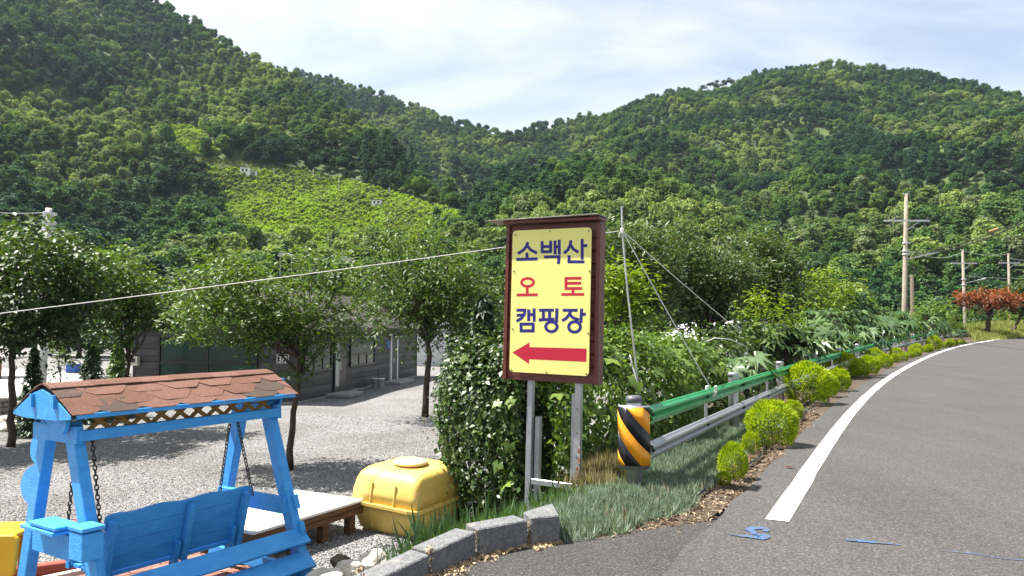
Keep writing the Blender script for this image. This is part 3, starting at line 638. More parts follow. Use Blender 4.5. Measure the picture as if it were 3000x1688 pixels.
for k in range(6):
    x0_ = -LR + k * 2 * LR / 6; m2 = MB(); V = [L3(x, y, roofz(y) + .028 + .002 * (k % 2)) for x in (x0_ - .02, x0_ + 2 * LR / 6 + .02) for y in (-.10, -.05, 0, .05, .10)]
    m2.add(V, [(i, i + 5, i + 6, i + 1) for i in range(4)]); m2.v += [(a, b, c - .01) for a, b, c in m2.v]; m2.f += [(i + 10, i + 11, i + 16, i + 15) for i in range(4)] + [(0, 10, 15, 5), (4, 9, 19, 14), (5, 15, 16, 6), (6, 16, 17, 7), (7, 17, 18, 8), (8, 18, 19, 9), (0, 1, 11, 10), (1, 2, 12, 11), (2, 3, 13, 12), (3, 4, 14, 13)]
    part('ridge_shingle', m2, SHING[k % 2], swing)
# lattice under the eaves on both long sides
for sg in (-1,):
    for k in range(10):
        x = -.54 + k * .12
        for d in (-1, 1):
            m2 = MB(); m2.beam(L3(x - d * .06, sg * .235 + d * .004, 1.757), L3(x + d * .06, sg * .235 + d * .004, 1.853), .010, .034, up=(1, 0, 0)); 
            part('lattice_slat', m2, OCHRE, swing)
# slats nailed across the camera-side legs
for zt, zb, xl, xr in ((.985, .885, -.69, .68), (.842, .735, -.69, .68), (.69, .60, -.69, .68)):
    zm = (zt + zb) / 2; yy = legy(zm, True) - .058; m2 = MB(); a = L3(xl, yy, zm); b = L3(xr, yy, zm); m2.beam(a, b, .03, (zt - zb) * S_ * 1.22, up=(0, .74, .67)); sl2 = part('back_slat', m2, BLUE, swing, bevel=.004)
    for x in (xl + .03, xr - .03):
        for dz in (-.03, .03): m2 = MB(); m2.lathe([(.006, 0), (.006, .004)], n=6); nl = part('nail', m2, CHAIN, sl2); nl.matrix_local = Matrix.Translation(L3(x, yy - .013 - dz * .33, zm + dz)) @ Matrix.Rotation(math.radians(75), 4, 'X')
# hanging seat
tiltd = np.array([0, .12, -.36])
tl = L3(-.49, -.205, 1.27); br = lambda x, t: L3(x, -.205 + .10 * t, 1.262 - .345 * t)
for k in range(4):
    t0, t1 = k * .25, k * .25 + .243; xs_ = .478 - .012 * k
    m2 = MB(); P = []
    if k == 0:
        xx = np.linspace(-xs_, xs_, 25); topz = [t0 + .02 * math.cos((x / xs_) * math.pi * 3) * (1 if abs(x) < xs_ * .8 else .3) + (.04 if abs(x) > xs_ * .97 else 0) for x in xx]
        poly = [br(x, t) for x, t in zip(xx, topz)] + [br(xs_, t1), br(-xs_, t1)]
    else: poly = [br(-xs_, t0), br(xs_, t0), br(xs_, t1), br(-xs_, t1)]
    m2.prism(poly, (0, .028, .008)); part('backrest_board', m2, BLUE, swing)
for x in (-.45, 0.03, .42):
    m2 = MB(); m2.beam(br(x, .06) + np.array([0, -.035, -.01]), br(x, 1.08) + np.array([0, -.035, -.01]), .055, .06, up=(0, 1, .25)); bs = part('back_brace', m2, BLUE, swing, bevel=.005)
    m2 = MB(); m2.beam(br(x - .05, .72) + np.array([0, -.02, 0]), br(x - .05, 1.18) + np.array([0, -.02, 0]), .04, .07, up=(0, 1, .25)); part('seat_bracket', m2, BLUE, bs)
for k in range(5):
    y = -.08 + k * .085; m2 = MB(); m2.beam(L3(-.46, y, .905 + .006 * k), L3(.46, y, .905 + .006 * k), .095, .025); part('seat_slat', m2, BLUE, swing)
for x in (-.45, .42):
    m2 = MB(); m2.beam(L3(x, -.17, 1.10), L3(x, .30, 1.12), .06, .035); part('armrest', m2, BLUE, swing)
    m2 = MB(); m2.beam(L3(x, .27, .9), L3(x, .27, 1.11), .05, .05, up=(0, 1, 0)); part('armrest_post', m2, BLUE, swing)
# chains, link by link
lk = MB(); lp = [(.013 * math.cos(t), 0, .027 * math.sin(t)) for t in np.linspace(0, 2 * math.pi, 11)]; lk.tube(lp, .0052, 5, cap=False); LKM = lk.mesh('link'); LKM.materials.append(CHAIN)
for a, b in [(L3(-.49, -.05, 1.70), L3(-.515, -.205, 1.225)), (L3(.467, -.05, 1.70), L3(.484, -.20, 1.20)), (L3(.515, .09, 1.70), L3(.505, .21, 1.12)), (L3(-.505, .09, 1.70), L3(-.5, .21, 1.12))]:
    ch = thing('chain', None, None); ch.parent = swing; dv = Vector(b - a); n = int(dv.length / .037); q = dv.to_track_quat('Z', 'Y')
    for k in range(n):
        o = bpy.data.objects.new('link', LKM); COL.objects.link(o); o.parent = ch; o.matrix_local = Matrix.Translation(Vector(a) + dv * ((k + .5) / n)) @ q.to_matrix().to_4x4() @ Matrix.Rotation(math.pi / 2 * (k % 2), 4, 'Z')
# scalloped side board on the near rear leg, arm box and little table at the near end
def sc_y(z): return legy(z, False)
pl_ = [L3(-.64, sc_y(1.735) + .03, 1.735)]
for z0, z1, r in ((1.735, 1.535, .165), (1.535, 1.295, .215)):
    for t in np.linspace(0, math.pi, 13): z = (z0 + z1) / 2 + (z0 - z1) / 2 * math.cos(t); pl_.append(L3(-.64, sc_y(z) + .03 + r * math.sin(t) ** .8, z))
pl_.append(L3(-.64, sc_y(1.295) + .02, 1.295)); m2 = MB(); m2.prism(pl_, (.03, 0, 0)); part('scalloped_board', m2, BLUE, swing)
m2 = MB(); m2.box(L3(-.71, -.06, 1.235), (.20, .52, .03)); tb = part('side_table', m2, BLUE, swing, bevel=.006)
m2 = MB(); m2.box(L3(-.71, -.11, 1.262), (.18, .42, .028)); part('table_board', m2, BLUE, tb, bevel=.006)
m2 = MB(); m2.box(L3(-.67, -.02, 1.14), (.05, .60, .18)); part('apron', m2, BLUE, tb)
m2 = MB(); m2.box(L3(-.70, -.44, 1.195), (.15, .19, .19)); bx_ = part('arm_box', m2, BLUE, swing, bevel=.006)
m2 = MB(); m2.box(L3(-.70, -.44, 1.285), (.16, .21, .03)); part('lid', m2, BLUE, bx_, bevel=.005)
for zb in (.72, ):
    m2 = MB(); m2.beam(L3(-.60, legy(zb, True), zb), L3(-.60, legy(zb, False), zb), .05, .10); part('foot_tie', m2, BLUE, swing)
    m2 = MB(); m2.beam(L3(.60, legy(zb, True), zb), L3(.60, legy(zb, False), zb), .05, .10); part('foot_tie', m2, BLUE, swing)
m2 = MB(); m2.beam(L3(-.655, legy(1.27, True) - .035, 1.27), L3(-.655, legy(.75, True) - .035, .75), .035, .11, up=(0, 1, 0)); part('leg_plate', m2, BLUE, swing)
for x in (.655,):
    for z0, z1 in ((1.19, 1.10), (1.02, .94)): m2 = MB(); m2.beam(L3(x, legy(z0, True) - .055, z0), L3(x, legy(z1, True) - .055, z1), .05, .05, up=(0, 1, 0)); part('leg_cleat', m2, BLUE, swing)

# ------------------------------------------------------------------ camp sign
SW = mat('sign_wood', (.19, .032, .018), (.075, .012, .008), 12, .38, .5, 30, stretch=(6, 1, 1), contrast=(.3, .7), spec=.55)
SWR = mat('sign_wood_worn', (.30, .055, .025), (.05, .01, .007), 16, .35, .6, 40, stretch=(8, 1, 1), contrast=(.35, .62), spec=.6)
YEL = mat('sign_yellow', (.78, .75, .23), (.75, .72, .22), 3, .45, dirt=((.62, .60, .24), 6, .6, .85)); SBL = mat('sign_blue', (.018, .012, .21), (.016, .01, .19), 5, .4); SRD = mat('sign_red', (.56, .012, .045), (.53, .011, .042), 5, .4)
GALV = mat('galvanised', (.52, .54, .56), (.40, .42, .44), 9, .38, .1, 40, metal=.65); RUST = mat('rust', (.28, .10, .04), (.42, .40, .38), 26, .7, .4, 60, contrast=(.42, .56))
YAW, PIT, ROL = -.489, -.007, .025
def Rm(yaw, pit, rol): return Matrix.Rotation(yaw, 3, 'Z') @ Matrix.Rotation(pit, 3, 'X') @ Matrix.Rotation(rol, 3, 'Y')
sign = thing('camp_sign', 'yellow campground sign board in a dark red wooden frame on two metal posts', 'sign', (.333 * 1.17, 6.3 * 1.17, 1.45 + .259 * 1.17)); sign.rotation_euler = Rm(YAW, PIT, ROL).to_euler(); sign.scale = (1.17, 1.17, 1.17)
BW, BH, BT = .445, .676, .128; DX, DZ = -.01, -.01
# horizontal back planks
z = DZ - BH + .03
k = 0
while z < DZ + BH - .04:
    h = .108; m2 = MB(); m2.box((DX, .045, z + h / 2), (2 * BW - .07, .05, h - .006)); part('plank', m2, SWR if k < 8 else SW, sign, bevel=.004); z += h; k += 1
for xx in (-1, 1):
    m2 = MB(); m2.box((DX + xx * (BW - .018), BT / 2, DZ), (.036, BT, 2 * BH)); part('side_board', m2, SW, sign, bevel=.004)
for zz in (-1, 1):
    m2 = MB(); m2.box((DX, BT / 2 + .012, DZ + zz * (BH - .02)), (2 * BW - .074, BT - .02, .036)); part('rail_board', m2, SW, sign, bevel=.003)
m2 = MB(); m2.box((DX, BT - .01, DZ), (2 * BW - .08, .015, 2 * BH - .08)); part('back_board', m2, SW, sign)
m2 = MB(); m2.box((DX, .04, DZ + BH + .022), (2 * BW + .012, .19, .03), ); cap = part('cap_board', m2, SW, sign, bevel=.006)
m2 = MB(); m2.box((DX - .08, .03, DZ + BH + .045), (2 * BW + .17, .25, .006), np.array(Matrix.Rotation(-.012, 3, 'Y'))); part('cap_sheet', m2, mat('weathered_sheet', (.5, .47, .42), (.3, .26, .22), 8, .7), cap)
# printed panel with rounded corners
PW, PH, rr = .37, .615, .035
def rrect(w, h, r, y): return [(sx_ * (w - r) + r * math.cos(t), y, sz_ * (h - r) + r * math.sin(t)) for sx_, sz_, a0 in ((1, 1, 0), (-1, 1, 90), (-1, -1, 180), (1, -1, 270)) for t in [math.radians(a0 + 22.5 * j) for j in range(5)]]
m2 = MB(); m2.prism(rrect(PW, PH, rr, -.032), (0, .01, 0)); panel = part('panel', m2, YEL, sign)
m2 = MB(); m2.prism(rrect(PW - .03, PH - .03, rr, -.021), (0, .042, 0)); part('panel_spacer', m2, FRAME, sign)
src = np.array([(272, 195), (880, 180), (240, 1290), (855, 1322)], float); dst = np.array([(-PW, PH), (PW, PH), (-PW, -PH), (PW, -PH)])
Am = []; bm_ = []
for (x, y), (u, v) in zip(src, dst): Am += [[x, y, 1, 0, 0, 0, -u * x, -u * y], [0, 0, 0, x, y, 1, -v * x, -v * y]]; bm_ += [u, v]
hm = np.append(np.linalg.solve(np.array(Am), np.array(bm_)), 1).reshape(3, 3)
def sg_(p): q = hm @ np.array([p[0], p[1], 1]); return np.array([q[0] / q[2], -.0324, q[1] / q[2]])
_ly = [0.0]
def glyph(name, strokes, m_, w=24):
    mbg = MB()
    for i, s in enumerate(strokes):
        y = -.0001 * (i % 5)
        if s[0] == 'ring':
            _, cx, cy, rx, ry = s; n = 28; wo, wi = w * .52, w * .52
            for kk in range(n):
                t0, t1 = 2 * math.pi * kk / n, 2 * math.pi * (kk + 1) / n
                q = [sg_((cx + (rx) * math.cos(t), cy + (ry) * math.sin(t))) for t in (t0, t1)] + [sg_((cx + (rx - w) * math.cos(t), cy + (ry - w) * math.sin(t))) for t in (t1, t0)]
                mbg.prism([p + np.array([0, y, 0]) for p in q], (0, .004, 0))
        elif s[0] == 'poly': mbg.prism([sg_(p) + np.array([0, y, 0]) for p in s[1]], (0, .004, 0))
        else:
            P = [np.array(p, float) for p in s]
            L_, R_ = [], []
            for j, p in enumerate(P):
                d = P[min(j + 1, len(P) - 1)] - P[max(j - 1, 0)]; d /= np.linalg.norm(d); nrm = np.array([-d[1], d[0]]) * w / 2; L_.append(p + nrm); R_.append(p - nrm)
            for j in range(len(P) - 1): mbg.prism([sg_(p) + np.array([0, y, 0]) for p in (L_[j], L_[j + 1], R_[j + 1], R_[j])], (0, .004, 0))
    return part(name, mbg, m_, panel)
V_ = lambda x, a, b: [(x, a), (x, b)]
H_ = lambda y, a, b: [(a, y), (b, y)]
glyph('letter', [[(390, 284), (378, 318), (350, 350), (310, 374)], [(384, 312), (410, 345), (460, 372)], V_(382, 366, 410), [(298, 418), (465, 416)]], SBL)
glyph('letter', [V_(500, 279, 372), V_(566, 277, 371), H_(322, 500, 566), H_(362, 500, 566), V_(600, 276, 384), H_(326, 600, 630), V_(632, 270, 386), [(514, 402), (642, 401)], [(631, 401), (625, 458)]], SBL)
glyph('letter', [[(722, 276), (716, 315), (698, 350), (668, 376)], [(718, 310), (740, 345), (780, 370)], V_(808, 268, 426), [(808, 321), (848, 320)], [(708, 392), (706, 448)], [(697, 442), (826, 444)]], SBL)
glyph('letter', [('ring', 386, 597, 58, 42), V_(383, 636, 690), [(300, 694), (465, 693)]], SRD, 22)
glyph('letter', [V_(683, 559, 657), H_(569, 674, 803), H_(607, 684, 800), H_(647, 674, 806), V_(736, 650, 690), H_(693, 647, 823)], SRD, 22)
glyph('letter', [H_(812, 298, 376), [(366, 806), (360, 845), (335, 877), (298, 898)], [(300, 852), (358, 848)], V_(394, 806, 897), H_(846, 394, 434), V_(436, 798, 902), V_(334, 910, 980), V_(428, 910, 983), H_(920, 324, 438), H_(972, 323, 439)], SBL)
glyph('letter', [H_(813, 474, 590), V_(508, 814, 882), V_(556, 814, 882), [(472, 888), (594, 882)], [(613, 800), (609, 908)], ('ring', 570, 941, 56, 50)], SBL)
glyph('letter', [H_(815, 658, 772), [(718, 820), (706, 850), (684, 876), (653, 896)], [(712, 846), (735, 872), (782, 890)], [(803, 802), (796, 912)], [(798, 848), (835, 845)], ('ring', 748, 943, 57, 52)], SBL)
glyph('arrow', [('poly', [(265, 1140), (400, 1062), (400, 1098), (840, 1110), (838, 1212), (397, 1193), (395, 1230)])], SRD)
for x, y in [(292, 227), (561, 207), (861, 207), (280, 510), (862, 515), (268, 958), (852, 992), (260, 1278), (531, 1293), (836, 1304)]:
    m2 = MB(); p = sg_((x, y)); m2.tube([p + np.array([0, .004, 0]), p + np.array([0, -.005, 0])], .006, 8); part('screw', m2, FRAME, sign)
# posts reach from the board down to the ground
Rs = np.array(Rm(YAW, PIT, ROL)); So = np.array([.333, 6.3, 1.709])
def s2w(p): return So + Rs @ np.array(p)
def post(x, y, zb, w, d_, top, m_, nm='post'):
    m2 = MB(); m2.box((x, y, (top + zb) / 2), (w, d_, top - zb)); return part(nm, m2, m_, sign, bevel=.004)
post(-.215, .09, -1.80, .052, .05, -.62, GALV); post(-.155, .13, -1.82, .05, .05, -1.0, GALV, 'splice_post')
pr_ = post(.235, .09, -1.70, .06, .05, -.62, GALV); post(.185, .13, -1.72, .05, .04, -.79, GALV, 'splice_post')
m2 = MB(); m2.box((.258, .062, -1.28), (.022, .004, .14)); m2.box((.252, .062, -1.48), (.03, .004, .20)); part('rust_patch', m2, RUST, sign)
m2 = MB(); m2.box((.06, .055, -1.545), (.46, .02, .05)); part('cross_bar', m2, GALV, sign, bevel=.004)
for zz in (-1.0, -1.2, -1.4): m2 = MB(); m2.tube([(.235, .066, zz + .1), (.235, .06, zz + .1)], .006, 6); part('screw', m2, FRAME, sign)

# ------------------------------------------------------------------ guardrail
GREEN = mat('green_rail', (.03, .42, .14), (.022, .34, .11), 3, .25, .05, 20, metal=.2, spec=.6)
gr = thing('guardrail', 'two-beam steel guardrail, green upper beam and silver lower beam, along the road', 'guardrail', (1.11, 7.03, 0))
CUM = np.r_[0, np.cumsum(np.linalg.norm(np.diff(RAILC, axis=0), axis=1))]
def rail_at(s): return np.array([np.interp(s, CUM, RAILC[:, 0]), np.interp(s, CUM, RAILC[:, 1])]), unit(np.array([np.interp(s, CUM, RN[:, 0]), np.interp(s, CUM, RN[:, 1])]))
SLEN = CUM[-1]
BLACKC = mat('post_cap', (.10, .11, .125), None, 6, .45)
def rpost(s):
    p, n = rail_at(s); z0 = float(road_z(p[1])); m2 = MB(); m2.lathe([(.073, -.35), (.073, .80), (.073, .82)], (p[0], p[1], z0), 18); o = part('post', m2, GALV, gr, True, True)
    m2 = MB(); m2.lathe([(.078, .79), (.078, .825), (.07, .845), (.04, .855)], (p[0], p[1], z0), 18); part('cap', m2, GALV if s > .5 else BLACKC, o, True, True)
sp = np.linalg.norm(np.array([2.13, 4.0])); s = 0.0
while s < SLEN: rpost(s); s += sp / (1 if s < 12 else 1)
PROFB = [(.0, .085), (.018, .082), (.03, .066), (.052, .05), (.056, .03), (.03, .012), (.012, 0), (.03, -.012), (.056, -.03), (.052, -.05), (.03, -.066), (.018, -.082), (0, -.085)]
def beam_seg(s0, s1, zc_, m_, nm):
    ss = np.arange(s0, s1 + .01, .25 if s0 < 14 else .6); ss[-1] = s1; m2 = MB(); V = []
    for s in ss:
        p, n = rail_at(s); z0 = float(road_z(p[1]))
        for o, h in PROFB: V.append((p[0] - n[0] * (.095 + o), p[1] - n[1] * (.095 + o), z0 + zc_ + h))
        for o, h in PROFB[::-1]: V.append((p[0] - n[0] * (.091 + o), p[1] - n[1] * (.091 + o), z0 + zc_ + h * .97))
    k = 2 * len(PROFB); m2.add(V, [(i * k + j, i * k + (j + 1) % k, (i + 1) * k + (j + 1) % k, (i + 1) * k + j) for i in range(len(ss) - 1) for j in range(k)] + [tuple(range(k)), tuple(range((len(ss) - 1) * k + k - 1, (len(ss) - 1) * k - 1, -1))])
    b = part(nm, m2, m_, gr, True)
    for s in (s0 + .06, s1 - .06, (s0 + s1) / 2):
        p, n = rail_at(s); z0 = float(road_z(p[1])); c = np.array([p[0] - n[0] * .11, p[1] - n[1] * .11, z0 + zc_]); e = c - np.array([n[0], n[1], 0]) * .03
        m3 = MB(); m3.tube([c, e], .016, 6); part('bolt', m3, CHAIN, b, True)
s = -.0; first = True
segs = [.12]
while segs[-1] < SLEN: segs.append(segs[-1] + sp)
segs[-1] = SLEN
for a, b in zip(segs[:-1], segs[1:]):
    beam_seg(a, b + .02, .665, GREEN, 'upper_beam'); beam_seg(a, b + .02, .33, GALV, 'lower_beam')
    p, n = rail_at((a + b) / 2); z0 = float(road_z(p[1])); m2 = MB(); m2.box((p[0] - n[0] * .1, p[1] - n[1] * .1, z0 + .5), (.03, .03, .24)); part('spacer', m2, GALV, gr, True)
# wrap-round end cap with chevron stripes
ORG = mat('reflective_amber', (.83, .33, .015), (.78, .30, .012), 5, .3); BLK = mat('reflective_black', (.012, .013, .02), None, 5, .3)
pc, pn = rail_at(0.0); pt = np.array([pn[1], -pn[0]])   # forward tangent
ctr = np.array([pc[0], pc[1]]) ; RADC = .152
NU, NV = 40, 30
def endpt(u, v, off=0.0):
    t = -math.pi * 1.02 * (u - .5) - 0.0; f_ = -pt
    d = math.cos(t) * f_ + math.sin(t) * pn * -1.0
    q = ctr + d * (RADC + off); return np.array([q[0], q[1], .225 + v * .53])
def stripe_poly(kk):
    """band between two slanted lines, clipped to the sheet, as a strip of quads"""
    mbs = MB(); us = np.linspace(0, 1, NU + 1)
    for i in range(NU):
        u0, u1 = us[i], us[i + 1]
        def vv(u, o): return min(1, max(0, o + (u - .5) * .85 + .05 * math.sin((u - .5) * 6)))
        a0, a1, b0, b1 = vv(u0, kk), vv(u1, kk), vv(u0, kk + .345), vv(u1, kk + .345)
        if b0 - a0 < .002 and b1 - a1 < .002: continue
        P = [endpt(u0, a0), endpt(u1, a1), endpt(u1, b1), endpt(u0, b0)]; Q = [endpt(u0, a0, -.004), endpt(u1, a1, -.004), endpt(u1, b1, -.004), endpt(u0, b0, -.004)]
        mbs.add(P + Q, [(0, 1, 2, 3), (7, 6, 5, 4), (0, 4, 5, 1), (2, 6, 7, 3)])
    return mbs
m2 = MB(); V = [endpt(u, v, -.006 - o) for o in (0, .004) for u in np.linspace(0, 1, NU + 1) for v in (-.07, 1.03)]; n2 = 2 * (NU + 1)
m2.add(V, [(2 * i, 2 * i + 2, 2 * i + 3, 2 * i + 1) for i in range(NU)] + [(n2 + 2 * i, n2 + 2 * i + 1, n2 + 2 * i + 3, n2 + 2 * i + 2) for i in range(NU)] + [(2 * i, n2 + 2 * i, n2 + 2 * i + 2, 2 * i + 2) for i in range(NU)] + [(2 * i + 1, 2 * i + 3, n2 + 2 * i + 3, n2 + 2 * i + 1) for i in range(NU)])
ec = part('end_wrap', m2, GALV, gr, True, True)
for i, kk in enumerate(np.arange(-.78, 1.5, .345)):
    ms_ = stripe_poly(kk)
    if ms_.v: part('stripe', ms_, ORG if i % 2 else BLK, ec, True, True)

# ------------------------------------------------------------------ concrete blocks along the drive
BLKM = mat('block_concrete', (.23, .235, .24), (.13, .132, .137), 30, .92, .9, 70, dirt=((.33, .30, .25), 5, .56, .7))
ends = [on_z(1645, 1592)[:2], on_z(1551, 1601)[:2], on_z(1398, 1633)[:2], on_z(1262, 1688)[:2], np.array([-.82, 4.13]), np.array([-1.28, 3.82])]
tops = [.19, .178, .165, .128, .05, -.02]
labs = ['cut end piece of concrete block beside the grass', 'grey concrete block just left of the cut end piece', 'tilted grey concrete block sunk at its left end', 'half buried concrete block running out of the bottom edge', 'lowest concrete block, buried nearly to its top']
for i in range(5):
    a, b = ends[i], ends[i + 1]; d = (b - a) / np.linalg.norm(b - a); nb = np.array([d[1], -d[0]]); nb = nb if nb[1] > 0 else -nb
    a2 = a + d * .012; b2 = b - d * .012; th = .17
    back = [b2 + nb * th, a2 + nb * (th if i else .30) + (np.array([.06, 0]) if i == 0 else 0)]
    ring = [a2, b2, back[0], back[1]]; hs = [tops[i], tops[i + 1] + .012, tops[i + 1] + .012, tops[i] + (.02 if i == 0 else 0)]
    m2 = MB(); m2.add([(p[0], p[1], -.22 if j > 1 else -.06) for j, p in enumerate(ring)] + [(p[0], p[1], h) for p, h in zip(ring, hs)], [(3, 2, 1, 0), (4, 5, 6, 7), (0, 1, 5, 4), (1, 2, 6, 5), (2, 3, 7, 6), (3, 0, 4, 7)])
    o = part('concrete_block', m2, BLKM, None, bevel=.008); tag(o, labs[i], 'block', 'concrete blocks edging the drive')
# sandy crumbs at the foot of the blocks
SAND = mat('sandy_grit', (.55, .42, .26), (.36, .25, .14), 30, .95, .5, 60); rng = np.random.default_rng(5); P = []
for i in range(4):
    a, b = ends[i], ends[i + 1]; t = rng.random(330)[:, None]; d = (b - a) / np.linalg.norm(b - a); nb = np.array([d[1], -d[0]]); nb = nb if nb[1] < 0 else -nb
    w_ = .015 + .05 * np.exp(-((t - .85) / .25) ** 2) + (.03 if i == 2 else 0); P.append(np.concatenate([a + (b - a) * t + nb * np.abs(rng.normal(size=(330, 1))) * w_, np.full((330, 1), .012)], 1))
    j = ends[i + 1]; q = rng.random((60, 1)); P.append(np.concatenate([j + nb * -.02 + rng.normal(size=(60, 2)) * .012, q * .17], 1))
P = np.concatenate(P); g_ = leaf_mesh('grit', P, np.tile([0, 0, 1.], (len(P), 1)), .008 + .012 * rng.random(len(P)), rng, jit=.8, width=3); o = link('sand_grit', g_, SAND); tag(o, 'pale sandy grit spilled along the block joints', 'grit', kind='stuff')

# ------------------------------------------------------------------ yellow tank
TY = mat('tank_yellow', (.72, .52, .14), (.64, .44, .10), 3, .5, .15, 12, spec=.4, dirt=((.30, .20, .08), 7, .60, .74)); TO = mat('tank_orange', (.62, .22, .02), None, 5, .45)
tk_c = np.array([-1.22, 9.05]); tk_a = math.radians(-30)
tank = thing('storage_bin', 'yellow plastic storage tank lying in the gravel beside the timber deck', 'tank', (tk_c[0], tk_c[1], -.80), tk_a); tank.scale = (1, 1, .86); tank.rotation_euler = (math.radians(1.5), math.radians(2.5), tk_a)
def srect(hx, hy, r, n=6):
    P = []
    for sx_, sy_, a0 in ((1, 1, 0), (-1, 1, 90), (-1, -1, 180), (1, -1, 270)):
        for j in range(n): t = math.radians(a0 + 90 * j / (n - 1)); P.append((sx_ * (hx - r) + r * math.cos(t), sy_ * (hy - r) + r * math.sin(t)))
    return P
def loft(rings):
    m2 = MB(); k = len(rings[0]); V = [p for r in rings for p in r]
    m2.add(V, [(i * k + j, i * k + (j + 1) % k, (i + 1) * k + (j + 1) % k, (i + 1) * k + j) for i in range(len(rings) - 1) for j in range(k)] + [tuple(range(k - 1, -1, -1)), tuple(range((len(rings) - 1) * k, len(rings) * k))]); return m2
TX, TYY = .50, .56
rg = lambda hx, hy, r, z: [(x, y, z) for x, y in srect(hx, hy, r)]
part('lower_shell', loft([rg(TX * .70, TYY * .74, .10, -.12), rg(TX * .86, TYY * .88, .12, -.02), rg(TX * .93, TYY * .94, .12, .14), rg(TX * .97, TYY * .97, .12, .30)]), TY, tank, smooth=True, )
up = loft([rg(TX * .97, TYY * .97, .07, .335), rg(TX * .955, TYY * .95, .07, .48), rg(TX * .92, TYY * .89, .08, .62), rg(TX * .88, TYY * .82, .09, .70), rg(TX * .82, TYY * .74, .14, .745), rg(TX * .70, TYY * .60, .15, .765), rg(TX * .4, TYY * .4, .12, .77)])
ush = part('upper_shell', up, TY, tank, smooth=True)
part('flange', loft([rg(TX * .97, TYY * .97, .12, .295), rg(TX * 1.05, TYY * 1.04, .13, .298), rg(TX * 1.05, TYY * 1.04, .13, .337), rg(TX * .97, TYY * .97, .12, .34)]), TY, tank)
for xx in (-.17, .17):
    for zz, wz, yo in ((.48, .27, .948), (.14, .28, .925)):
        m2 = MB(); m2.box((xx, -TYY * yo - .002, zz), (.018, .02, wz), np.array(Matrix.Rotation(-.13 if zz > .3 else .16, 3, 'X'))); part('rib', m2, TY, tank, bevel=.004)
m2 = MB(); m2.lathe([(.17, .74), (.17, .815)], (.02, -.05, 0), 24); part('neck', m2, TO, tank, smooth=False)
m2 = MB(); m2.lathe([(.195, .79), (.205, .80), (.205, .82), (.19, .832), (.13, .85), (.04, .856)], (.02, -.05, 0), 28); part('lid', m2, mat('lid_pale', (.74, .60, .30), None, 4, .45), tank, smooth=True)

# ------------------------------------------------------------------ timber deck behind the swing, red timbers, yellow bench
DECKT = mat('pale_deck_top', (.84, .82, .78), (.74, .71, .66), 3, .6, .2, 30); BRW = mat('brown_timber', (.20, .10, .045), (.10, .048, .022), 6, .7, .5, 30, stretch=(.5, 4, 4)); REDW = mat('red_timber', (.42, .075, .045), (.28, .05, .03), 5, .6, .3, 20)
A0 = np.array([-2.50, 7.30]); A1 = np.array([-1.72, 8.72]); dd_ = unit(A1 - A0); nn_ = np.array([-dd_[1], dd_[0]]); Ld = float(np.linalg.norm(A1 - A0)); angd = math.atan2(dd_[1], dd_[0])
deck = thing('timber_deck', 'low timber deck with white top boards and brown sides', 'deck', (A0[0], A0[1], YARD), angd)
for k in range(7):
    m2 = MB(); m2.box((Ld / 2, .075 + k * .152, .345), (Ld, .148, .03)); part('deck_board', m2, DECKT, deck, bevel=.004)
for yy in (.02, 1.05):
    for k, zz in enumerate((.30, .235)): m2 = MB(); m2.box((Ld / 2, yy, zz), (Ld - .01 * k, .035, .058)); part('side_board', m2, BRW, deck, bevel=.004)
m2 = MB(); m2.box((.02, .53, .268), (.035, .98, .12)); part('end_board', m2, BRW, deck)
for k in range(4):
    for yy in (.08, 1.0): m2 = MB(); m2.box((.15 + k * (Ld - .3) / 3, yy, .08), (.09, .09, .28)); part('foot', m2, BRW, deck)
for a, b, z0, h, lab in [((-6.6, 7.15), (-4.72, 8.58), -.72, .11, 'long red painted timber rail at the far side of the paving'), ((-5.6, 6.55), (-3.75, 7.55), -.80, .10, 'low red painted timber edge behind the swing legs')]:
    m2 = MB(); m2.beam((a[0], a[1], z0), (b[0], b[1], z0), .10, h); o = part('timber_edging', m2, REDW, None, bevel=.008); tag(o, lab, 'timber', 'red timbers')
YB = mat('yellow_paint', (.70, .36, .015), (.72, .40, .015), 5, .45)
yb = thing('yellow_bench', 'yellow painted wooden bench cut off by the left edge', 'bench', (-4.55, 6.0, YARD), math.radians(4))
m2 = MB(); m2.prism([(-1.2, 0, .69), (.55, 0, .67), (.585, 0, .64), (.565, 0, .36), (.52, 0, .32), (-1.2, 0, .32)], (0, .04, 0)); part('side_board', m2, YB, yb, bevel=.008)
m2 = MB(); m2.box((-.3, .24, .655), (1.7, .42, .03)); part('seat_board', m2, YB, yb, bevel=.006)
for x in (-1.1, .42):
    for y in (.075, .40): m2 = MB(); m2.box((x, y, .31), (.07, .07, .66)); part('leg', m2, YB, yb, bevel=.005)

# ------------------------------------------------------------------ brick paving under the swing
PAV = mat('mortar', (.62, .57, .5), (.5, .45, .38), 8, .9, .4, 40); BRK = [mat('paver_a', (.38, .16, .11), (.24, .10, .07), 12, .85, .6, 40), mat('paver_b', (.46, .23, .17), (.30, .14, .10), 12, .85, .6, 40), mat('paver_c', (.30, .13, .09), (.2, .09, .065), 12, .85, .6, 40)]
pav = thing('brick_paving', None, None, (-3.0, 6.55, YARD + .012), math.radians(46)); pav['kind'] = 'structure'; pav['label'] = 'red brick paving with pale joints under the swing'
m2 = MB(); m2.box((0, 0, 0), (2.35, 2.1, .03)); part('bedding', m2, PAV, pav)
m2 = MB(); m2.box((.1, 1.09, .03), (2.5, .07, .09)); part('kerb', m2, PAV, pav, bevel=.006)
bk = MB(); bk.box((0, 0, 0), (.192, .092, .03)); bme = [bk.mesh('brick') for _ in range(3)]
for i_, m_ in enumerate(bme): m_.materials.append(BRK[i_])
random.seed(9)
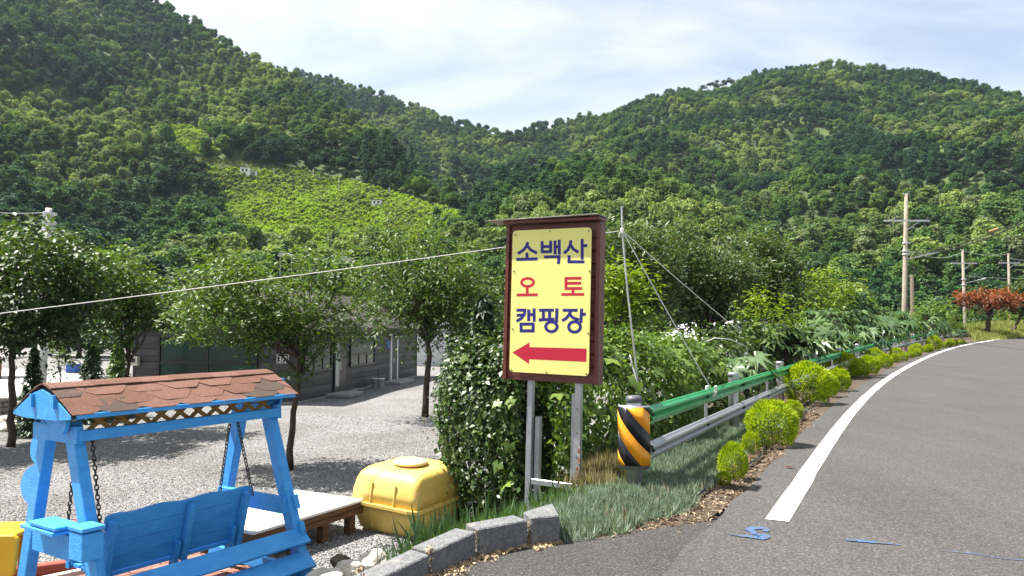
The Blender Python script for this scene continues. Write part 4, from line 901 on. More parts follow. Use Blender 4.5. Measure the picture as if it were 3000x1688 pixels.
for i in range(11):
    for j in range(20):
        o = bpy.data.objects.new('brick', random.choice(bme)); COL.objects.link(o); o.parent = pav
        o.location = (-1.05 + i * .205 + (.1 if j % 2 else 0), -.98 + j * .103, .021 + random.uniform(-.005, .005)); o.rotation_euler = (random.uniform(-.03, .03), random.uniform(-.03, .03), random.uniform(-.05, .05))

# ------------------------------------------------------------------ rocks and gravel pile
def rock(name, label, c, size, m_, seed, flat=.6, group=None):
    r = np.random.default_rng(seed); bm = bmesh.new(); bmesh.ops.create_icosphere(bm, subdivisions=3, radius=1)
    for v in bm.verts:
        q = v.co * 1.0; h = 1 + .35 * noise.noise(q * 1.1 + Vector((seed, 0, 0))) + .12 * noise.noise(q * 3 + Vector((0, seed, 0)))
        v.co = Vector((q.x * size[0], q.y * size[1], q.z * size[2])) * h
    me = bpy.data.meshes.new(name); bm.to_mesh(me); bm.free(); o = link(name, me, m_); o.location = [float(x) for x in c]; o.rotation_euler.z = r.random() * 3
    return tag(o, label, 'rock', group)
STN = mat('pale_stone', (.66, .62, .53), (.42, .38, .31), 6, .9, .7, 18); STB = mat('brown_stone', (.2, .14, .09), (.10, .07, .05), 6, .9, .7, 18)
def gz(x, y): return float(ground_h(np.array([x]), np.array([y]))[0])
for px, py, sz, m_, lab, sd in [(1100, 1648, (.21, .14, .11), STN, 'large pale cream boulder at the foot of the concrete blocks', 1), (1020, 1668, (.15, .10, .08), STN, 'flat white stone left of the cream boulder', 2), (998, 1645, (.09, .07, .07), STB, 'small brown stone beside the flat white stone', 4), (950, 1690, (.2, .15, .05), STN, 'low white slab stone by the swing leg', 6)]:
    q = on_z(px, py, -.62); rock('rock', lab, (q[0], q[1], max(gz(q[0], q[1]) + sz[2] * .4, -.62)), sz, m_, sd)
for px, py, sz, lab, sd in [(30, 1262, (.34, .25, .16), 'pale rock at the left end of the stone wall foot', 11), (72, 1246, (.36, .25, .18), 'larger pale rock before the stone wall', 12), (12, 1240, (.25, .2, .14), 'small pale rock at the left picture edge', 13)]:
    q = on_z(px, py, YARD); rock('rock', lab, (q[0], q[1], YARD + .06), sz, STN, sd)
rng = np.random.default_rng(17)
def pebbles(name, label, P, size, m_, rng):
    T = np.array([[1, 0, 0], [-1, 0, 0], [0, 1, 0], [0, -1, 0], [0, 0, 1], [0, 0, -1]], float) * np.array([1, .75, .55]); Fc = [(0, 2, 4), (2, 1, 4), (1, 3, 4), (3, 0, 4), (2, 0, 5), (1, 2, 5), (3, 1, 5), (0, 3, 5)]
    n = len(P); a = unit(rng.normal(size=(n, 3))); b = rng.normal(size=(n, 3)); b = unit(b - a * (a * b).sum(1, keepdims=True)); c = np.cross(a, b)
    Tn = T[None] * (1 + .5 * (rng.random((n, 6, 1)) - .5)); V = P[:, None] + size[:, None, None] * (Tn[..., 0:1] * a[:, None] + Tn[..., 1:2] * b[:, None] + Tn[..., 2:3] * c[:, None])
    F = (np.array(Fc)[None] + (np.arange(n) * 6)[:, None, None]).reshape(-1, 3); me = fast_mesh(name, V.reshape(-1, 3), F, np.repeat(rng.random(n), 6)); return tag(link(name, me, m_), label, 'gravel', kind='stuff')
def tintmat(name, lo, hi, rough=.85):
    m = bpy.data.materials.new(name); m.use_nodes = True; t = m.node_tree; p = t.nodes['Principled BSDF']; p.inputs['Roughness'].default_value = rough; p.inputs['Specular IOR Level'].default_value = .3
    a = N(t, 'ShaderNodeAttribute', attribute_name='tint'); mx = N(t, 'ShaderNodeMix', data_type='RGBA'); mx.inputs['A'].default_value = (*tone(lo), 1); mx.inputs['B'].default_value = (*tone(hi), 1)
    t.links.new(a.outputs['Fac'], mx.inputs['Factor']); t.links.new(mx.outputs['Result'], p.inputs['Base Color']); MATS[name] = m; return m
PEB = tintmat('pebble', (.07, .073, .08), (.27, .27, .28)); PEBL = tintmat('pebble_light', (.14, .14, .14), (.56, .55, .54))
n = 9000; x = rng.uniform(-2.7, -.2, n); y = rng.uniform(5.4, 8.9, n); s = emb_dist(x, y); k_ = (s > -.1) & (s < 2.1 + .5 * rng.random(n)) & (x + (y - 6) * .2 > -2.6); x, y = x[k_], y[k_]
P = np.stack([x, y, ground_h(x, y) + .008], 1); pebbles('gravel_pile', 'heap of dark grey crushed stone below the yellow tank', P, .014 + .02 * rng.random(len(P)), PEB, rng)
n = 30000; yy = 6.5 + 14 * rng.random(n) ** 1.5; xx = rng.uniform(-.78, -.05, n) * yy; s = emb_dist(xx, yy); k_ = (s > 1.6) & ~((np.abs(xx + 2.6) < 1.4) & (yy < 7.4)); xx, yy = xx[k_], yy[k_]
pebbles('loose_gravel', 'loose pale stones over the gravel yard', np.stack([xx, yy, ground_h(xx, yy) + .004], 1), .008 + .011 * rng.random(len(xx)), PEBL, rng)

# ------------------------------------------------------------------ yard and orchard trees
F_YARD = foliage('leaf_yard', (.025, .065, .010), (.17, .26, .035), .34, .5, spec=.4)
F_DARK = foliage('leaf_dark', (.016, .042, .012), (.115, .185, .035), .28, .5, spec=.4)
F_ORCH = foliage('leaf_orchard', (.028, .065, .02), (.15, .21, .06), .30, .48, spec=.45)
F_LIME = foliage('leaf_lime', (.06, .15, .008), (.28, .36, .015), .38, .5)
F_CON = foliage('leaf_conifer', (.012, .038, .014), (.05, .095, .03), .15, .5)
F_RED = foliage('leaf_red', (.12, .030, .012), (.36, .10, .025), .3, .5)
F_VINE = foliage('leaf_vine', (.045, .11, .018), (.21, .32, .05), .32, .42, spec=.4)
F_HEDGE = foliage('leaf_hedge', (.014, .042, .010), (.10, .17, .03), .25, .42, spec=.4)
F_CAST = foliage('leaf_castor', (.055, .12, .04), (.16, .25, .10), .25, .33, spec=.55)
F_KOCH = foliage('leaf_kochia', (.20, .30, .006), (.46, .54, .015), .45, .6)
F_FESC = foliage('leaf_fescue', (.095, .15, .10), (.34, .43, .33), .25, .5)
F_DRY = foliage('leaf_dry', (.15, .125, .05), (.34, .29, .15), .3, .7)
F_GRASS = foliage('leaf_grass', (.035, .10, .018), (.15, .26, .05), .3, .45)
F_LEEK = foliage('leaf_leek', (.03, .075, .03), (.11, .19, .08), .25, .45)
F_TOPG = foliage('leaf_field', (.16, .20, .05), (.36, .38, .10), .3, .7)
BARKL = mat('bark_light', (.26, .20, .14), (.12, .09, .065), 12, .85, .7, 30, stretch=(1, 1, .3))

def limb(mb, a, b, r0, r1, rng, n=6, wig=.08):
    a = np.array(a, float); b = np.array(b, float); L = np.linalg.norm(b - a); P = [a + (b - a) * t + (rng.normal(size=3) * wig * L * .5 * math.sin(math.pi * t)) for t in np.linspace(0, 1, n)]
    mb.tube(P, list(np.linspace(r0, r1, n)), 6); return P
def tree(name, label, cat, base, crown, nleaf, leaf, mats, seed, k=16, trunk=None, tr=.07, group=None, droop=0.0, shell=.55, bark=None, width=1.0, squash=.85, spread=.68, stems=1, gaps=()):
    """crown = (center xyz, rx, ry, rz) in world coordinates"""
    rng = np.random.default_rng(seed); c, rx, ry, rz = crown; c = np.array(c, float); base = np.array(base, float)
    t = thing(name, label, cat, base, group=group); mb = MB(); LL = []
    for _ in range(k):
        d = unit(rng.normal(size=3)) * rng.random() ** .4 * spread * 1.08; r = (.16 + .20 * rng.random()) * min(rx, ry, rz) * 1.2
        LL.append((c[0] + d[0] * rx, c[1] + d[1] * ry, c[2] + d[2] * rz, r))
    for q in range(stems):
        off = np.zeros(3) if stems == 1 else np.append(rng.normal(size=2) * tr * 1.6, 0)
        tp = [base + off, *[np.array(p, float) for p in (trunk or [])], np.array([c[0] + off[0] * 3, c[1] + off[1] * 3, c[2] - rz * .25])]
        pts = densify(tp, .25); pts[1:-1] += rng.normal(size=(len(pts) - 2, 3)) * tr * .25; mb.tube([np.r_[pts[0][:2], pts[0][2] - .1], *pts[0:1]], [tr * 1.45, tr * 1.3], 8); mb.tube(pts, list(np.linspace(tr * 1.2, tr * .45, len(pts))), 8)
        for L in LL[q::stems]:
            i = int(len(pts) * (.55 + .4 * rng.random())); i = min(i, len(pts) - 1); pl_ = limb(mb, pts[i], L[:3], tr * .42, tr * .1, rng)
            for _ in range(2): e = np.array(L[:3]) + rdir(rng, 1)[0] * L[3] * .9; limb(mb, pl_[-2], e, tr * .13, tr * .04, rng, 4)
    part('trunk', mb, bark or BARK, t, True, True)
    na = nleaf // 9 + 1; Pa, da = crown_points(rng, LL, na, shell, squash); tw = unit(da + .7 * rng.normal(size=(na, 3)) + np.array([0, 0, .25 - droop * .8])); tl_ = leaf * (2.2 + 2.6 * rng.random(na))
    i9 = np.repeat(np.arange(na), 9)[:nleaf]; tt = rng.random(nleaf); d = da[i9]; sid = rng.normal(size=(nleaf, 3)); P = Pa[i9] + tw[i9] * (tl_[i9] * tt)[:, None] + np.array([0, 0, -1.]) * (droop * .35 * tl_[i9] * tt ** 2)[:, None] + sid * leaf * .22
    up_ = d * .35 + np.array([0, 0, .9]); ax = unit(sid) * .9 + tw[i9] * .7 + np.array([0, 0, -.5 * droop])
    for g_ in gaps:                                     # openings in the crown
        gx0, gy0, gx1, gy1 = g_; qx, qy = to_px(P); kp = ~((qx > gx0) & (qx < gx1) & (qy > gy0) & (qy < gy1)); P = P[kp]; up_ = up_[kp]; ax = ax[kp]; nleaf = len(P)
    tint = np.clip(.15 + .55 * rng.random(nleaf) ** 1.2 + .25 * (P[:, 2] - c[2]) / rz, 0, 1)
    me = leaf_mesh('crown', P, up_, leaf * (.5 + .75 * rng.random(nleaf)), rng, jit=.45, width=width, axis=ax, ajit=.5, tint=tint)
    link('crown', me, mats, t, True); return t
def crown_px(x0, y0, x1, y1, Y, ry=None):
    a = at_y(x0, y1, Y); b = at_y(x1, y0, Y); c = (a + b) / 2; rx = (b[0] - a[0]) / 2; rz = (b[2] - a[2]) / 2; return (c, rx, ry or rx * .9, rz)
def ybase(px, Y): p = at_y(px, 972, Y); return np.array([p[0], p[1], gz(p[0], p[1])])
b1 = on_z(850, 1375, YARD); Y1 = b1[1]
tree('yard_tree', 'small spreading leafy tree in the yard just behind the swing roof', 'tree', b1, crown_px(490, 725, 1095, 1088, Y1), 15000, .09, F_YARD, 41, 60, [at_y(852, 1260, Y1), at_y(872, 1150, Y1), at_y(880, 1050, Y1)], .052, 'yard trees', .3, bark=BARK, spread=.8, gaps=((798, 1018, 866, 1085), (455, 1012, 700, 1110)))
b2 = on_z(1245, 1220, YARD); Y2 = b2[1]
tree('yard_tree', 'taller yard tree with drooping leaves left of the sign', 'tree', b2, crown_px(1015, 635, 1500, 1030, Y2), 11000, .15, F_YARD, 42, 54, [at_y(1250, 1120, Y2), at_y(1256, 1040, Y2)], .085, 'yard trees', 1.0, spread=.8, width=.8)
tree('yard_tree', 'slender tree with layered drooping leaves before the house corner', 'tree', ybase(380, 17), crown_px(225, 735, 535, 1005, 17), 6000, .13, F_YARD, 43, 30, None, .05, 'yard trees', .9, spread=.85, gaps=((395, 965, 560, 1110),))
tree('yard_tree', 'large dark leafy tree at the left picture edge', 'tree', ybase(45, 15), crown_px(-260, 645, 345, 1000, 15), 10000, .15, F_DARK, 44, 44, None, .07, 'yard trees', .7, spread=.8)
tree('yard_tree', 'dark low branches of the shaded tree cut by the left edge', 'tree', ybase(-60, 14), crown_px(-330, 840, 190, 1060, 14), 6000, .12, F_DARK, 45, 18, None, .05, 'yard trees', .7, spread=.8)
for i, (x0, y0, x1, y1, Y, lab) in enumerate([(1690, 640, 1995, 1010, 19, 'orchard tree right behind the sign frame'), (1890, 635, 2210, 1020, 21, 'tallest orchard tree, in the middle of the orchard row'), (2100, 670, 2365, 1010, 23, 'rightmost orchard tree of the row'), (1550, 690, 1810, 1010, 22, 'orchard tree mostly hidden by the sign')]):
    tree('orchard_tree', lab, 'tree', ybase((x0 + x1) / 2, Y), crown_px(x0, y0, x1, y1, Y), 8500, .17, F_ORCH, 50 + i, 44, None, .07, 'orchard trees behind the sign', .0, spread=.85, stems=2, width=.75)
for i, (x0, y0, x1, y1, Y, nl, lab) in enumerate([(1740, 780, 1895, 1010, 13.5, 1700, 'lime green feathery shrub behind the leaning rod'), (2160, 878, 2295, 1000, 19, 900, 'lime green shrub below the orchard trees'), (2315, 785, 2465, 985, 33, 1700, 'tall lime green shrub above the castor leaves'), (2755, 905, 2825, 985, 72, 600, 'lime green bush at the far end of the guardrail')]):
    tree('lime_shrub', lab, 'shrub', ybase((x0 + x1) / 2, Y), crown_px(x0, y0, x1, y1, Y), nl, .15 if Y < 25 else .27, F_LIME, 60 + i, 14, None, .03, 'lime green shrubs', .35, spread=.85, width=.7)
# conifers
def conifer(label, px, ytop, Y, rx, m_, seed, n=2600, leaf=.12, cat='conifer'):
    rng = np.random.default_rng(seed); b = ybase(px, Y); top = at_y(px, ytop, Y)[2]; H = top - b[2]; t = thing('conifer', label, cat, b); mb = MB(); mb.tube([b + np.array([0, 0, -.05]), b + np.array([0, 0, H * .95])], [.06, .012], 7)
    h = rng.random(n) ** 1.25; a = rng.random(n) * 6.283; layer = .78 + .22 * np.sin(h * 34 + 2 * np.sin(a * 3)); r = rx * (1 - h * .92) * layer * (.55 + .5 * rng.random(n) ** .5)
    P = np.stack([b[0] + r * np.cos(a), b[1] + r * np.sin(a), b[2] + .12 + h * (H - .12) - .12 * r], 1); D = np.stack([np.cos(a), np.sin(a), .9 + 0 * a], 1)
    for k in range(10):
        z = b[2] + H * (.1 + .08 * k); aa = k * 2.4; mb.tube([(b[0], b[1], z), (b[0] + rx * .8 * (1 - .09 * k) * math.cos(aa), b[1] + rx * .8 * (1 - .09 * k) * math.sin(aa), z - .08)], [.018, .005], 5)
    part('trunk', mb, BARK, t, True); link('crown', leaf_mesh('crown', P, D, leaf * (.7 + .6 * rng.random(n)), rng, jit=.4, width=.8, axis=D * np.array([1, 1, -.2])), m_, t, True)
conifer('dark conical conifer left of the house meter box', 272, 985, 19, .55, F_CON, 71); conifer('small dark conifer before the concrete pole', 103, 1028, 16.5, .42, F_CON, 72, 1800)
conifer('brighter green conifer against the house wall', 348, 1010, 20, .62, F_VINE, 73, 2400); conifer('soft needled pine left of the sign board', 1415, 872, 15, .85, F_CON, 74, 3600, .16); conifer('dark pine at the end of the house', 1345, 900, 26, 1.0, F_CON, 75, 2600, .2)
tree('sapling', 'thin sparse sapling between the two dark conifers', 'tree', ybase(178, 17.5), crown_px(145, 985, 215, 1110, 17.5), 420, .10, F_YARD, 76, 9, None, .02, None, .5, spread=.9)

# ------------------------------------------------------------------ vine hedges behind the guardrail
def hedge(name, label, path, width, h0, h1, nleaf, leaf, m_, seed, big=0, bigleaf=.16, group=None, cat='hedge', frame=True):
    rng = np.random.default_rng(seed); Pp = smooth_line(densify(path, .12), 4); Nn = normals2(Pp); c0 = Pp[len(Pp) // 2]; t = thing(name, label, cat, (c0[0], c0[1], gz(*c0)), group=group)
    n = nleaf; i = rng.integers(0, len(Pp), n); u = rng.uniform(-1, 1, n); w = rng.random(n)
    lump = np.array([noise.noise(Vector((Pp[k][0] * 1.3 + seed, Pp[k][1] * 1.3, q * 1.5))) for k, q in zip(i, w)])
    top = h0 + (h1 - h0) * i / len(Pp) + .5 * np.array([noise.noise(Vector((Pp[k][0] * 1.7, Pp[k][1] * 1.1, seed))) for k in i])
    sgn = np.sign(u); face = rng.random(n) < .62; uu = np.where(face, sgn * (.78 + .3 * rng.random(n)), u) * (1 + .75 * lump); zz = np.where(face, w, .85 + .2 * rng.random(n) + .15 * lump); uu = uu * np.sqrt(np.clip(1.25 - zz ** 3, .15, 1))
    stray = (rng.random(n) < .10)[:, None] * rng.normal(size=(n, 2)) * .13; zz = zz + (rng.random(n) < .05) * np.abs(rng.normal(size=n)) * .12; P2 = Pp[i] + Nn[i] * (uu * width)[:, None] + rng.normal(size=(n, 2)) * .03 + stray; gzv = ground_h(P2[:, 0], P2[:, 1]); P = np.stack([P2[:, 0], P2[:, 1], gzv + zz * (top - gzv)], 1)
    D = np.stack([Nn[i, 0] * uu, Nn[i, 1] * uu, .35 + .9 * (zz > .8)], 1); link('foliage', leaf_mesh('foliage', P, D, leaf * (.45 + .95 * rng.random(n) ** 1.5), rng, jit=.6, width=1.4, axis=np.tile([0, 0, -.7], (n, 1)), ajit=.8), m_, t, True)
    mb = MB()
    for k in range(0, len(Pp), 9):
        q = Pp[k] + Nn[k] * rng.uniform(-.5, .5) * width; g0 = gz(*q); pts = [np.array([q[0], q[1], g0 - .05])]
        for z in np.arange(.2, max(.3, h0 - g0), .22): pts.append(np.array([q[0] + .05 * rng.normal(), q[1] + .05 * rng.normal(), g0 + z]))
        mb.tube(pts, .012, 5)
    part('stems', mb, BARK, t, True)['kind'] = 'stuff'
    if big:
        T, Fc = IVY; bl = [fast_mesh('leaf', T * np.array([1, 1, 1]) + np.array([0, 0, 1]) * (.10 * np.sin(T[:, 0:1] * 3 + s_)) , np.array(Fc), np.full(len(T), .35 + .3 * s_)) for s_ in (0, 1, 2)]
        for b_ in bl: b_.materials.append(F_VINE)
        for _ in range(big):
            k = rng.integers(0, len(Pp)); s_ = -1 if rng.random() < .85 else 1; zf = .25 + .8 * rng.random(); q = Pp[k] + Nn[k] * s_ * width * (1.02 + .2 * rng.random()) * (1 if zf < .85 else rng.random()); g0 = gz(*q)
            z = g0 + zf * (h0 + (h1 - h0) * k / len(Pp) - g0) + .03; nv = unit(np.array([Nn[k][0] * s_ * .8, Nn[k][1] * s_ * .8, .75]) + .35 * rng.normal(size=3)); ax = unit(np.array([0, 0, -1.]) + .5 * rng.normal(size=3)); ax = unit(ax - nv * (ax @ nv)); sd = np.cross(ax, nv)
            o = bpy.data.objects.new('leaf', bl[rng.integers(0, 3)]); COL.objects.link(o); o.parent = t; sc = bigleaf * (.6 + .6 * rng.random())
            Mx = Matrix(np.stack([sd * sc, ax * sc, nv * sc], 1).tolist()).to_4x4(); Mx.translation = Vector((q[0] - c0[0], q[1] - c0[1], z - gz(*c0))); o.matrix_local = Mx
    return t
hedge('vine_thicket', 'dark shaded vine thicket left of the sign posts', [(-.52, 9.5), (-.2, 9.1), (.25, 8.75)], .40, .98, 1.15, 24000, .068, F_HEDGE, 81, 30, .10)
hedge('vine_hedge', 'sunlit leafy vine hedge right of the sign behind the guardrail', [(.2, 8.9), (.95, 9.3), (1.75, 10.6)], .62, 1.16, 1.12, 16000, .07, F_VINE, 82, 95, .13)
hedge('bean_hedge', 'yellow green bean vines behind the second guardrail post', [(1.6, 10.9), (2.4, 12.2), (3.5, 14.2)],   .8, 1.22, 1.25, 17000, .085, F_VINE, 83, 46, .14)
hedge('bush_row', 'leafy bush row filling behind the castor plants', [(4.2, 16.0), (6.4, 20.5), (10.5, 28.5)], 1.0, 1.35, 1.5, 9000, .15, F_HEDGE, 84)
hedge('bush_row', 'far bush row along the last guardrail posts', [(10.9, 29.5), (18.5, 42), (26, 52)], 1.3, 1.5, 2.0, 7000, .22, F_HEDGE, 85)

# ------------------------------------------------------------------ castor plants with big palmate leaves
T, Fc = PALM; cl_ = []
for s_ in range(4):
    V = T.copy(); V[:, 2] += .10 * np.cos(np.arctan2(V[:, 0], V[:, 1]) * (3 + s_)) * np.hypot(V[:, 0], V[:, 1]) - .12 * np.hypot(V[:, 0], V[:, 1]) ** 2; mm = fast_mesh('leaf', V, np.array(Fc), np.full(len(V), .15 + .25 * s_)); mm.materials.append(F_CAST); cl_.append(mm)
def castor(label, px, py, Y, rad, n, seed):
    rng = np.random.default_rng(seed); c = at_y(px, py, Y); g0 = gz(c[0], c[1]); t = thing('castor_plant', label, 'plant', (c[0], c[1], g0), group='castor plants along the guardrail'); mb = MB(); H = c[2] - g0
    mb.tube([(0, 0, -.05), (.03, .02, H * .5), (0, 0, H)], [.03, .025, .015], 7)
    for k in range(int(n * 1.5)):
        d = rdir(rng, 1)[0]; d[2] = abs(d[2]) * .9 - .25; p = np.array([0, 0, H * .96]) + d * rad * (.55 + .5 * rng.random()) * np.array([1, 1, .8]); mb.tube([(0, 0, H * (.35 + .5 * rng.random())), p * .6 + np.array([0, 0, H * .32]), p], [.011, .008, .006], 5)
        nv = unit(np.array([d[0] * .6, d[1] * .6, .9]) + .3 * rng.normal(size=3)); ax = unit(np.array([d[0], d[1], -.3]) + .3 * rng.normal(size=3)); ax = unit(ax - nv * (ax @ nv)); sd = np.cross(ax, nv); sc = (.30 if Y < 15 else .44 if Y < 30 else .55) * (.6 + .6 * rng.random())
        o = bpy.data.objects.new('leaf', cl_[rng.integers(0, 4)]); COL.objects.link(o); o.parent = t; Mx = Matrix(np.stack([sd * sc, ax * sc, nv * sc], 1).tolist()).to_4x4(); Mx.translation = Vector(p); o.matrix_local = Mx
    part('stem', mb, F_GRASS if False else MATS['brown_trim'], t)
for i, (px, py, Y, rad, n, lab) in enumerate([(2185, 1075, 13.6, .5, 12, 'castor plant with low leaves just behind the second guardrail post'), (2300, 1010, 19, .8, 24, 'castor plant above the largest round bush'), (2255, 975, 19, .7, 18, 'castor plant below the lime shrub'), (2400, 990, 25, 1.0, 30, 'broad castor plant in the middle of the row'), (2420, 935, 28, 1.1, 28, 'tall castor plant, highest leaves of the row'), (2500, 985, 31, 1.1, 26, 'castor plant left of the utility pole foot'), (2490, 930, 33, 1.0, 22, 'castor plant behind the middle one'), (2570, 965, 36, 1.2, 26, 'castor plant just before the tall utility pole'), (2640, 950, 42, 1.4, 26, 'castor plant between the utility pole and the rail end'), (2710, 945, 47, 1.4, 24, 'castor plant before the short wooden post'), (2750, 965, 50, 1.2, 18, 'farthest castor plant by the rail end')]):
    castor(lab, px, py, Y, rad, n, 90 + i)

# ------------------------------------------------------------------ round kochia bushes along the road
km = []
for s_ in range(4):
    rng = np.random.default_rng(110 + s_); n = 5200; d = rdir(rng, n); d[:, 2] = np.where(d[:, 2] < -.75, -d[:, 2], d[:, 2]); lum = np.array([noise.noise(Vector(x) * 2.2 + Vector((s_, 0, 0))) for x in d]); r = (.70 + .24 * rng.random(n) ** .6) * (1 + .13 * lum)
    P = d * r[:, None] * np.array([.5, .5, .5]) + np.array([0, 0, .44]); km.append(leaf_mesh('foliage', P, np.cross(d, rdir(rng, n)),   .075 * (.7 + .6 * rng.random(n)), rng, jit=.3, width=.5, axis=d + np.array([0, 0, .5]), ajit=.35, tint=np.clip(.5 + .45 * lum * 2 + .3 * rng.normal(size=n), 0, 1)))
KO = [(2148, 1350, 78, 105), (2120, 1400, 40, 40), (2200, 1295, 50, 60), (2262, 1240, 138, 128), (2322, 1200, 55, 55), (2365, 1122, 130, 118), (2425, 1128, 60, 66), (2456, 1112, 66, 64), (2470, 1068, 90, 70), (2455, 1092, 46, 42), (2520, 1078, 52, 50), (2545, 1070, 60, 56), (2564, 1046, 52, 50), (2590, 1057, 46, 40), (2617, 1048, 28, 26), (2625, 1033, 34, 30), (2645, 1045, 28, 26), (2668, 1038, 25, 22), (2684, 1023, 36, 32), (2710, 1033, 28, 24), (2716, 1022, 22, 20), (2734, 1020, 25, 24), (2743, 1006, 40, 42), (2771, 1011, 18, 18), (2789, 1009, 17, 14), (2806, 1004, 24, 22), (2827, 1004, 20, 18), (2844, 1003, 17, 14), (2857, 1003, 13, 10), (2880, 1004, 11, 8)]
ORD = 'first second third fourth fifth sixth seventh eighth ninth tenth eleventh twelfth thirteenth fourteenth fifteenth sixteenth seventeenth eighteenth nineteenth twentieth'.split()
ORD += ['twenty-' + w for w in ORD[:9]] + ['thirtieth']
KL = {0: 'tall narrow lime bush nearest to the white line end', 1: 'tiny lime tuft at the foot of the nearest lime bush', 2: 'small lime bush hugging the large one beside the road', 3: 'large round lime bush beside the white line', 4: 'small lime bush touching the large round one', 5: 'big round lime bush overlapping the green guardrail beam'}
for i, (px, py, w, h) in enumerate(KO):
    b = on_road(px, min(py + h * .52, 1425), .0)
    if i > 4:
        # sit in the bed strip just left of the road edge
        j = np.argmin(np.linalg.norm(AXIS - b[:2], axis=1)); dl = (b[:2] - AXIS[j]) @ AN[j]
        if dl < .5: b[:2] = b[:2] + AN[j] * (.5 - dl)
    sw = w * b[1] / FPX; sh = h * b[1] / FPX
    t = thing('kochia_bush', KL.get(i) or '%s lime green bush of the roadside row, counted from the sign' % ORD[i], 'bush', (b[0], b[1], float(road_z(b[1])) - .02), i * 1.3, 'round lime bushes along the road')
    o = bpy.data.objects.new('foliage', km[i % 4]); COL.objects.link(o); o.parent = t; o.scale = (sw * 1.08, sw * 1.08, sh * 1.12)
    if not len(km[i % 4].materials): km[i % 4].materials.append(F_KOCH)
    m2 = MB(); m2.tube([(0, 0, -.03), (0, 0, sh * .4)], [.012, .008], 5); part('stem', m2, BARK, t)

# ------------------------------------------------------------------ ground cover
def tufts(name, label, C, nb, L, m_, rng, wid=.012, spread=.05, lean=.5, cat='grass'):
    n = len(C); P = np.repeat(C, nb, 0); o = rng.normal(size=(n * nb, 2)); P[:, :2] += o * spread * .5; ax = np.concatenate([o * lean + .15 * rng.normal(size=(n * nb, 2)), np.ones((n * nb, 1))], 1)
    nr = np.concatenate([-o, .5 + np.zeros((n * nb, 1))], 1); tt = np.repeat(rng.random(n), nb) * .5 + .5 * rng.random(n * nb); ln = np.repeat(L * (.7 + .6 * rng.random(n)), nb) * (.6 + .6 * rng.random(n * nb))
    me = leaf_mesh(name, P, nr, ln, rng, tmpl=BLADE, jit=.3, width=wid, axis=unit(ax), ajit=.1, tint=tt); return tag(link(name, me, m_), label, cat, kind='stuff')
rng = np.random.default_rng(121)
def bed_pts(n, x0, x1, y0, y1): return rng.uniform(x0, x1, n), rng.uniform(y0, y1, n)
x, y = bed_pts(16000, -.3, 5.5, 5.2, 13.5); s = -emb_dist(x, y)
jx = np.array([np.argmin(np.linalg.norm(AXIS - np.array([a, b]), axis=1)) for a, b in zip(x, y)]); rdis = ((np.stack([x, y], 1) - AXIS[jx]) * AN[jx]).sum(1)
px_, py_ = to_px(np.stack([x, y, 0 * x], 1)); front = np.interp(px_, [1500, 1665, 1750, 1880, 2050, 2196, 3000], [1600, 1592, 1578, 1558, 1534, 1514, 1400])
okb = (s > np.where(y < 7.6, -1.25, -.3)) & (rdis > .80 + .25 * np.array([noise.noise(Vector((a * 1.6, b * 1.6, 4))) for a, b in zip(x, y)])) & (py_ < front - 2) & (py_ > 1050)
dry = np.exp(-(((px_ - 1745) / 85) ** 2 + ((py_ - 1385) / 45) ** 2)) > .42
C = np.stack([x, y, np.where(s > .05, road_z(y) - .015, ground_h(x, y))], 1)
tufts('blue_fescue', 'blue green fescue grass covering the bed around the guardrail post', C[okb & ~dry][:4600], 36, .088, F_FESC, rng, .05, .055, 1.0)
k_ = okb & dry; Cd = np.concatenate([C[k_], C[k_] + rng.normal(size=C[k_].shape) * np.array([.06, .06, 0])]); tufts('dry_grass', 'tan dry grass clump between the sign and the guardrail end', Cd, 9, .17, F_DRY, rng, .03, .10, .5)
# straw and mulch along the road edge
okm = (rdis > .44) & (rdis < 1.05) & (py_ < front + 10) & (s > 0); Cm = C[okm]; Cm = np.repeat(Cm, 3, 0) + rng.normal(size=(len(Cm) * 3, 3)) * np.array([.08, .08, .004]) + np.array([0, 0, .012])
me = leaf_mesh('straw_mulch', Cm, np.tile([0, 0, 1.], (len(Cm), 1)), .03 + .05 * rng.random(len(Cm)), rng, jit=.25, width=.45); tag(link('straw_mulch', me, tintmat('straw', (.10, .055, .03), (.42, .33, .22))), 'straw and wood chips along the road edge', 'mulch', kind='stuff')
k2 = okm & (rng.random(len(x)) < .015) & (py_ > 1150); tufts('dead_grass', 'reddish dead grass wisps at the road edge', C[k2], 14, .13, tintmat('dead', (.16, .09, .045), (.36, .25, .14)), rng, .02, .1, .9)
# tall leek-like blades on the slope by the blocks
cx_, cy_ = [], []
for a, b, n in [((-.78, 5.05), (-.6, 5.35), 16), ((-.6, 5.4), (-.25, 6.1), 36), ((-.35, 6.3), (.0, 6.9), 26), ((.1, 7.0), (.35, 7.6), 12), ((.05, 6.5), (.4, 7.1), 10)]:
    t_ = rng.random(n); cx_ += list(a[0] + (b[0] - a[0]) * t_ + .10 * rng.normal(size=n)); cy_ += list(a[1] + (b[1] - a[1]) * t_ + .10 * rng.normal(size=n))
cx_, cy_ = np.array(cx_), np.array(cy_); tufts('leek_blades', 'tall upright green leek blades behind the concrete blocks', np.stack([cx_, cy_, ground_h(cx_, cy_)], 1), 5, .28, F_LEEK, rng, .024, .05, .22)
n = 700; t_ = rng.random(n); x2 = -.62 + 1.0 * t_ + .14 * rng.normal(size=n); y2 = 5.3 + 1.8 * t_ + .25 * rng.normal(size=n); k_ = (emb_dist(x2, y2) > -.25); x2, y2 = x2[k_], y2[k_]
tufts('slope_grass', 'short mixed grass on the slope below the sign', np.stack([x2, y2, ground_h(x2, y2)], 1), 9, .13, F_GRASS, rng, .03, .07, .5)
